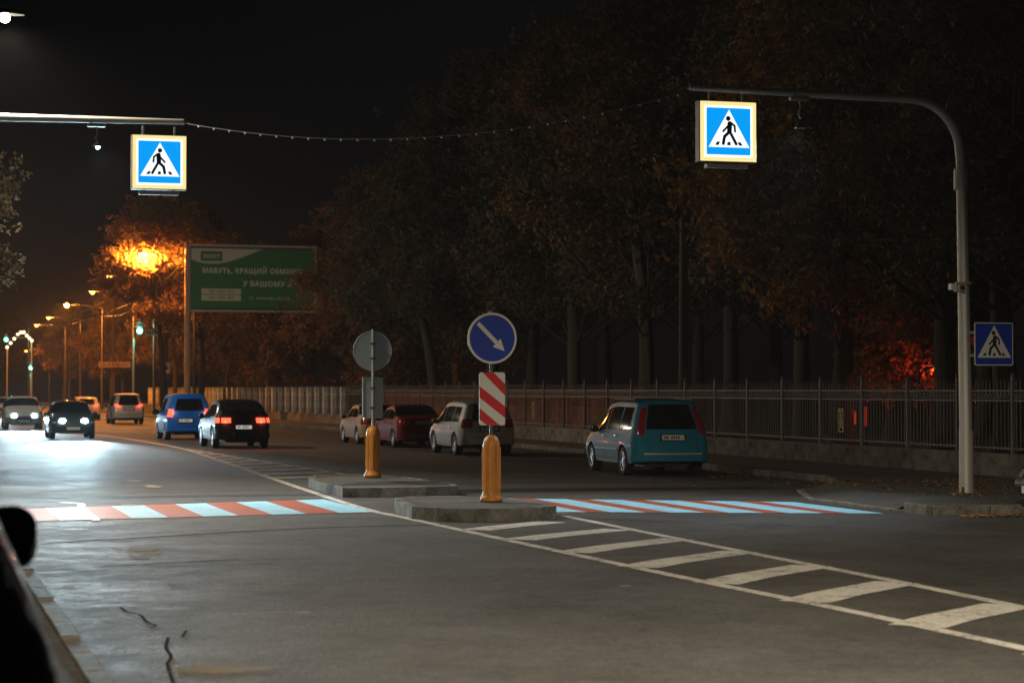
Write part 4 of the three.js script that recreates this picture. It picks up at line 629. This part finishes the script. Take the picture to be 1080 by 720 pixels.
function oncoming(lat, d, label, spec, color, beams) { return car('oncoming_car', label, 'car', [lat, 0, -(d + spec.L)], Math.PI, { ...spec, color, beams, front: spec.front, group: 'cars coming with headlights on' }); }
oncoming(6.42, 86.2, 'car coming with dazzling blue white headlights, foremost in its lane', { ...sedan, W: 1.8, top: [[0, 1.0], [0.25, 1.08], [0.72, 1.15], [1.35, 1.45], [1.8, 1.52], [2.3, 1.5], [2.6, 1.43], [3.3, 1.05], [3.9, 0.95], [4.35, 0.76]] }, paint(0.03, 0.04, 0.05, 0.2), 2100);
oncoming(5.6, 107, 'car coming with dazzling headlights behind the foremost one', suv, paint(0.2, 0.2, 0.2, 0.3), 2300);
oncoming(6.4, 150, 'far car coming with headlights on at the end of the queue', sedan, paint(0.3, 0.3, 0.3, 0.3), 1100);
// car whose flank and mirror stand at the left kerb, and the nose of a car in the side road
car('kerb_suv', 'dark car on the left pavement with its door mirror over the kerb', 'car', [-0.46, 0.13, -5.9], 0, { ...suv, W: 1.86, top: suv.top.map(([x, y]) => [x, y * 1.02]), color: paint(0.012, 0.02, 0.03, 0.2), mirrorX: 3.3, mirrorUp: 0.16, mirrorTall: 1.2, mirrorS: 1.15, mirrorMat: paint(0.006, 0.014, 0.022) });
car('side_road_car', 'dark car nosing out of the side road by the right mast', 'car', [20.93, 0, -29.15], Math.PI / 2, { ...sedan, color: paint(0.01, 0.014, 0.02, 0.2), front: sedan.front });

// ---------------------------------------------------------------- fallen leaves
{
  const g = new THREE.PlaneGeometry(0.09, 0.06, 2, 1).rotateX(-Math.PI / 2); const p = g.attributes.position; for (let i = 0; i < p.count; i++) if (Math.abs(p.getX(i)) < 0.01) p.setY(i, 0.014); g.computeVertexNormals();
  const N = 1500, o = new THREE.InstancedMesh(g, new THREE.MeshStandardMaterial({ roughness: 0.9, side: THREE.DoubleSide }), N), m = new THREE.Matrix4(), c = new THREE.Color();
  for (let i = 0; i < N; i++) {
    let x, d, y = 0.145; const t = rnd();
    if (t < 0.25) { x = 21.7 + rnd() * 0.45; d = rr(31, 110); } else if (t < 0.5) { d = rr(39.5, 62); x = lerp(18.2, 19.2, (d - 39) / 23) - Math.pow(rnd(), 2) * 1.2; y = 0.012; if (d > 41 && x > 18.6) x = 18.5; } else if (t < 0.75) { x = rr(17, 22); d = rr(32, 39.5); } else if (t < 0.97) { x = rr(15.6, 19); d = rr(29.4, 29.95); y = 0.012; } else { x = rr(15.4, 15.9); d = rr(39.5, 60); y = 0.012; }
    m.compose(V(x, y, -d), new THREE.Quaternion().setFromEuler(new THREE.Euler(rr(-0.25, 0.25), rnd() * 6.28, rr(-0.25, 0.25))), V(1, 1, 1).multiplyScalar(rr(0.5, 1.2))); o.setMatrixAt(i, m); const b = rr(0.5, 1.1); o.setColorAt(i, c.setRGB(0.34 * b, 0.17 * b, 0.05 * b));
  }
  o.name = 'fallen_leaves'; shade(o); scene.add(o); tag(o, 'fallen autumn leaves along the kerbs and the wall', 'leaves', null, 'stuff');
}
scene.traverse((q) => { if (q.isMesh) shade(q); });
renderer.render(scene, camera);
